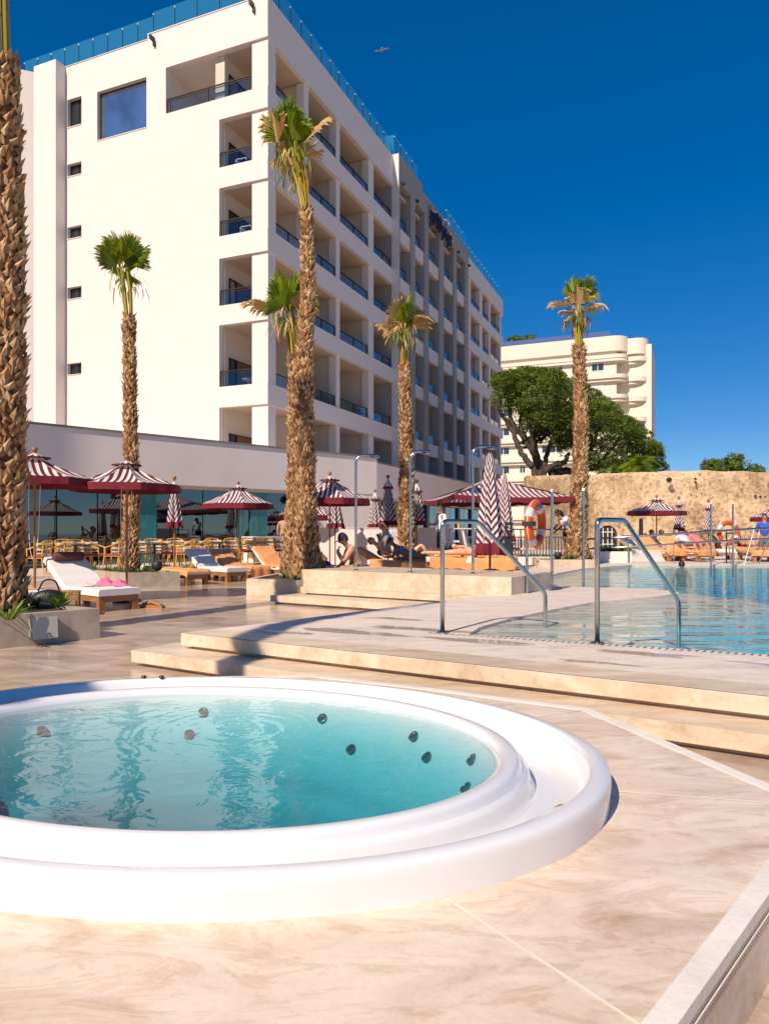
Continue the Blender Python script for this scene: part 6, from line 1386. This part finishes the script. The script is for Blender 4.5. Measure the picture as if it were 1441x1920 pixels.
# sunbather with phone, lying on raised back
q=person(px_at(738,18.9,.66),V(-.86,.1,.5),V(.4,-.2,1),'sunbather leaning back and holding up a dark phone',FAIR,dict(elL=(.40,.22,.22),wrL=(.52,.12,.40),haL=(.56,.10,.46),elR=(.38,-.2,.2),wrR=(.5,-.06,.38),haR=(.54,-.02,.44),hiL=(-.02,.09,.02),knL=(-.38,.11,-.12),anL=(-.75,.12,-.38),toL=(-.80,.12,-.24),hiR=(-.02,-.09,.02),knR=(-.38,-.11,-.12),anR=(-.75,-.12,-.38),toR=(-.80,-.12,-.24),face=(0,0,1)),hair=(.35,.18,.07),cloth=(('trunks',(.03,.03,.03)),))
m=MB(); m.box((-.035,-.005,-.07),(.035,.005,.07)); ph=m.build('phone',M_BLACK,None); ph.location=px_at(709,17.6,1.14); ph.rotation_euler=(R(20),R(-25),0); tag(ph,'dark phone held up by the reclining sunbather','phone')
person(px_at(733,19.0,.75),V(-.35,.3,1),V(-.3,-1,.2),'blond person in sunglasses sitting behind the woman in blue',FAIR,dict(elL=(.22,.25,.1),wrL=(.35,.12,.28),haL=(.42,.08,.3),hiL=(0,.09,.05),knL=(-.02,.15,.42),anL=(-.35,.15,.5),toL=(-.36,.15,.64),hiR=(0,-.09,.05),knR=(-.02,-.15,.42),anR=(-.35,-.15,.5),toR=(-.36,-.15,.64),face=(0,0,1)),hair=(.45,.28,.12),longhair=True,glasses=True,gender=1,cloth=(('tshirt',(.45,.6,.72)),))
KN=dict(hiL=(-.07,.095,0),knL=(-.38,.10,.34),anL=(-.66,.11,.02),toL=(-.82,.12,.03),hiR=(-.07,-.095,0),knR=(-.36,-.11,.30),anR=(-.68,-.12,.02),toR=(-.84,-.13,.03))
person(px_at(762,19.0,.62),V(-1,.2,.12),V(0,0,1),'sunbather lying in black shorts with knees bent up before the palm trunk',FAIR,dict(KN,**LY),cloth=(('shorts',(.012,.012,.015)),),hair=(.05,.03,.02))
person(px_at(815,19.4,.70),V(.96,.25,.05),V(0,0,1),'sunbather in dark wet clothes lying with arms out at the back of the row',(.16,.08,.06),dict(elL=(.3,.42,.03),wrL=(.1,.55,.05),haL=(.02,.58,.06)),cloth=(('dress',(.02,.018,.022)),),hair=(.01,.01,.01))
person(px_at(800,18.1,.62),V(.9,.45,.06),V(0,0,1),'sunbather with a dark bag beside, soles toward the second shower',(.45,.22,.13),dict(LY),cloth=(('trunks',(.02,.02,.025)),),hair=(.02,.015,.01))
person(px_at(866,16.5,.80),V(1,.05,.02),V(0,0,-1),'fair sunbather lying prone on bright apricot towel between handrail and shower',(.72,.40,.24),dict(toL=(-.98,.13,.02),toR=(-.98,-.13,.02),**LY),hair=(.02,.015,.012),gender=1,cloth=(('bikini',(.55,.1,.06)),),scale=.97)
person(px_at(902,17.8,.82),V(-1,.06,.08),V(0,0,1),'dark haired sunbather with one knee raised high behind the prone one',(.68,.37,.22),dict(KN,face=(0,1,.4),**LY),hair=(.008,.008,.01),gender=1,cloth=(('bikini',(.01,.12,.16)),))
person(px_at(935,18.8,.82),V(-1,.05,.02),V(0,0,-1),'sunbather with long dark hair lying prone at the right end of the row',(.66,.35,.2),dict(toL=(-.98,.13,.02),toR=(-.98,-.13,.02),**LY),hair=(.01,.008,.01),longhair=True,gender=1,scale=.95,cloth=(('bikini',(.02,.02,.02)),))
person(px_at(610,17.8,.42),V(-.6,.5,.6),V(.6,-.2,.8),'person in blue trunks reclining between the thick palm and the parasol pole',(.34,.16,.1),dict(LY),cloth=(('trunks',(.02,.04,.3)),),hair=(.02,.015,.01))
ST=dict(toL=(-.93,.13,.15),toR=(-.93,-.13,.15))
person(V((827-CX)/F*21.2,21.2,.3+.97),Z,V(-1,-.5,0),'waiter in a white shirt standing behind the lifeguard chair',(.30,.14,.08),dict(elL=(.2,.2,.08),wrL=(.2,.1,.3),haL=(.2,.05,.36)),cloth=(('shirt',(.85,.84,.88)),('trousers',(.02,.02,.025))),hair=(.008,.006,.006),scale=.98)
person(V((1061-CX)/F*22.5,22.5,.3+.93),V(-.12,0,1),V(-1,-.25,0),'woman in a white shirt with dark tied hair bending over a table behind the palm',(.33,.16,.1),dict(chs=(.34,0,.07),nck=(.48,0,.14),hd0=(.55,0,.18),hd1=(.67,0,.24),elL=(.2,.2,.25),wrL=(.08,.12,.42),haL=(.04,.1,.48),elR=(.2,-.2,.25),wrR=(.08,-.12,.42),haR=(.04,-.1,.48)),cloth=(('tshirt',(.84,.82,.86)),('trousers',(.03,.03,.04))),hair=(.008,.006,.006),longhair=True,gender=1)
person(V((1432-CX)/F*22.8,22.8,.10+.94),Z,V(-.5,-1,0),'dark haired man in an open blue shirt standing at the right edge beyond the pool',(.42,.22,.14),dict(elR=(.2,-.24,.06),wrR=(.05,-.22,.2),haR=(-.02,-.2,.24)),cloth=(('shirt',(.03,.09,.42)),('shorts',(.13,.13,.14))),hair=(.008,.007,.007),scale=.98)
dw=WL(3.95,.55,.17+.97)
person(dw,Z,V(.25,1,0),'shirtless grey haired man seen from behind at the restaurant doorway',(.52,.27,.18),dict(face=(0,0,1)),cloth=(('shorts',(.04,.04,.05)),),hair=(.5,.48,.45),scale=1.)
person(V((1277-CX)/F*19.6,19.6,-.30),Z,V(.2,1,0),'swimmer with only the dark wet head above the water',(.42,.2,.12),dict(),hair=(.012,.009,.008),cloth=(('trunks',(.02,.03,.08)),),scale=.95)
RC=dict(hiL=(0,.09,.04),knL=(-.25,.11,.30),anL=(-.60,.11,.08),toL=(-.62,.12,.22),hiR=(0,-.09,.04),knR=(-.25,-.11,.30),anR=(-.60,-.12,.08),toR=(-.62,-.12,.22))
for px,Yp,c,lab,cl,hr,xt in((1262,24.0,(.12,.06,.04),'dark person reclining in shade left of the far lounger pair','(.1)',(.01,.01,.01),(('tshirt',(.03,.035,.05)),)),(1290,23.8,(.5,.24,.16),'far sunbather in white and navy on the left lounger beyond the pool','',(.2,.1,.05),(('tshirt',(.6,.6,.66)),)),(1313,24.2,(.55,.22,.14),'pink clad far sunbather reclining next to the tall pole','',(.25,.08,.04),(('tshirt',(.75,.18,.2)),)),(1393,24.4,(.62,.32,.2),'far sunbather lying on the crosswise lounger right of the lifebuoy','',(.03,.02,.015),(('trunks',(.3,.05,.03)),)),(1242,25.4,(.2,.1,.07),'person in dark clothes sitting under the parasol at the wall','',(.01,.01,.01),(('tshirt',(.05,.06,.12)),))):
    person(V((px-CX)/F*Yp,Yp,.80),V(-.3,.75,.6) if px!=1393 else V(.9,.2,.05),V(.1,-.6,1) if px!=1393 else V(0,0,1),lab,c,RC if px!=1393 else KN,hair=hr,cloth=xt)
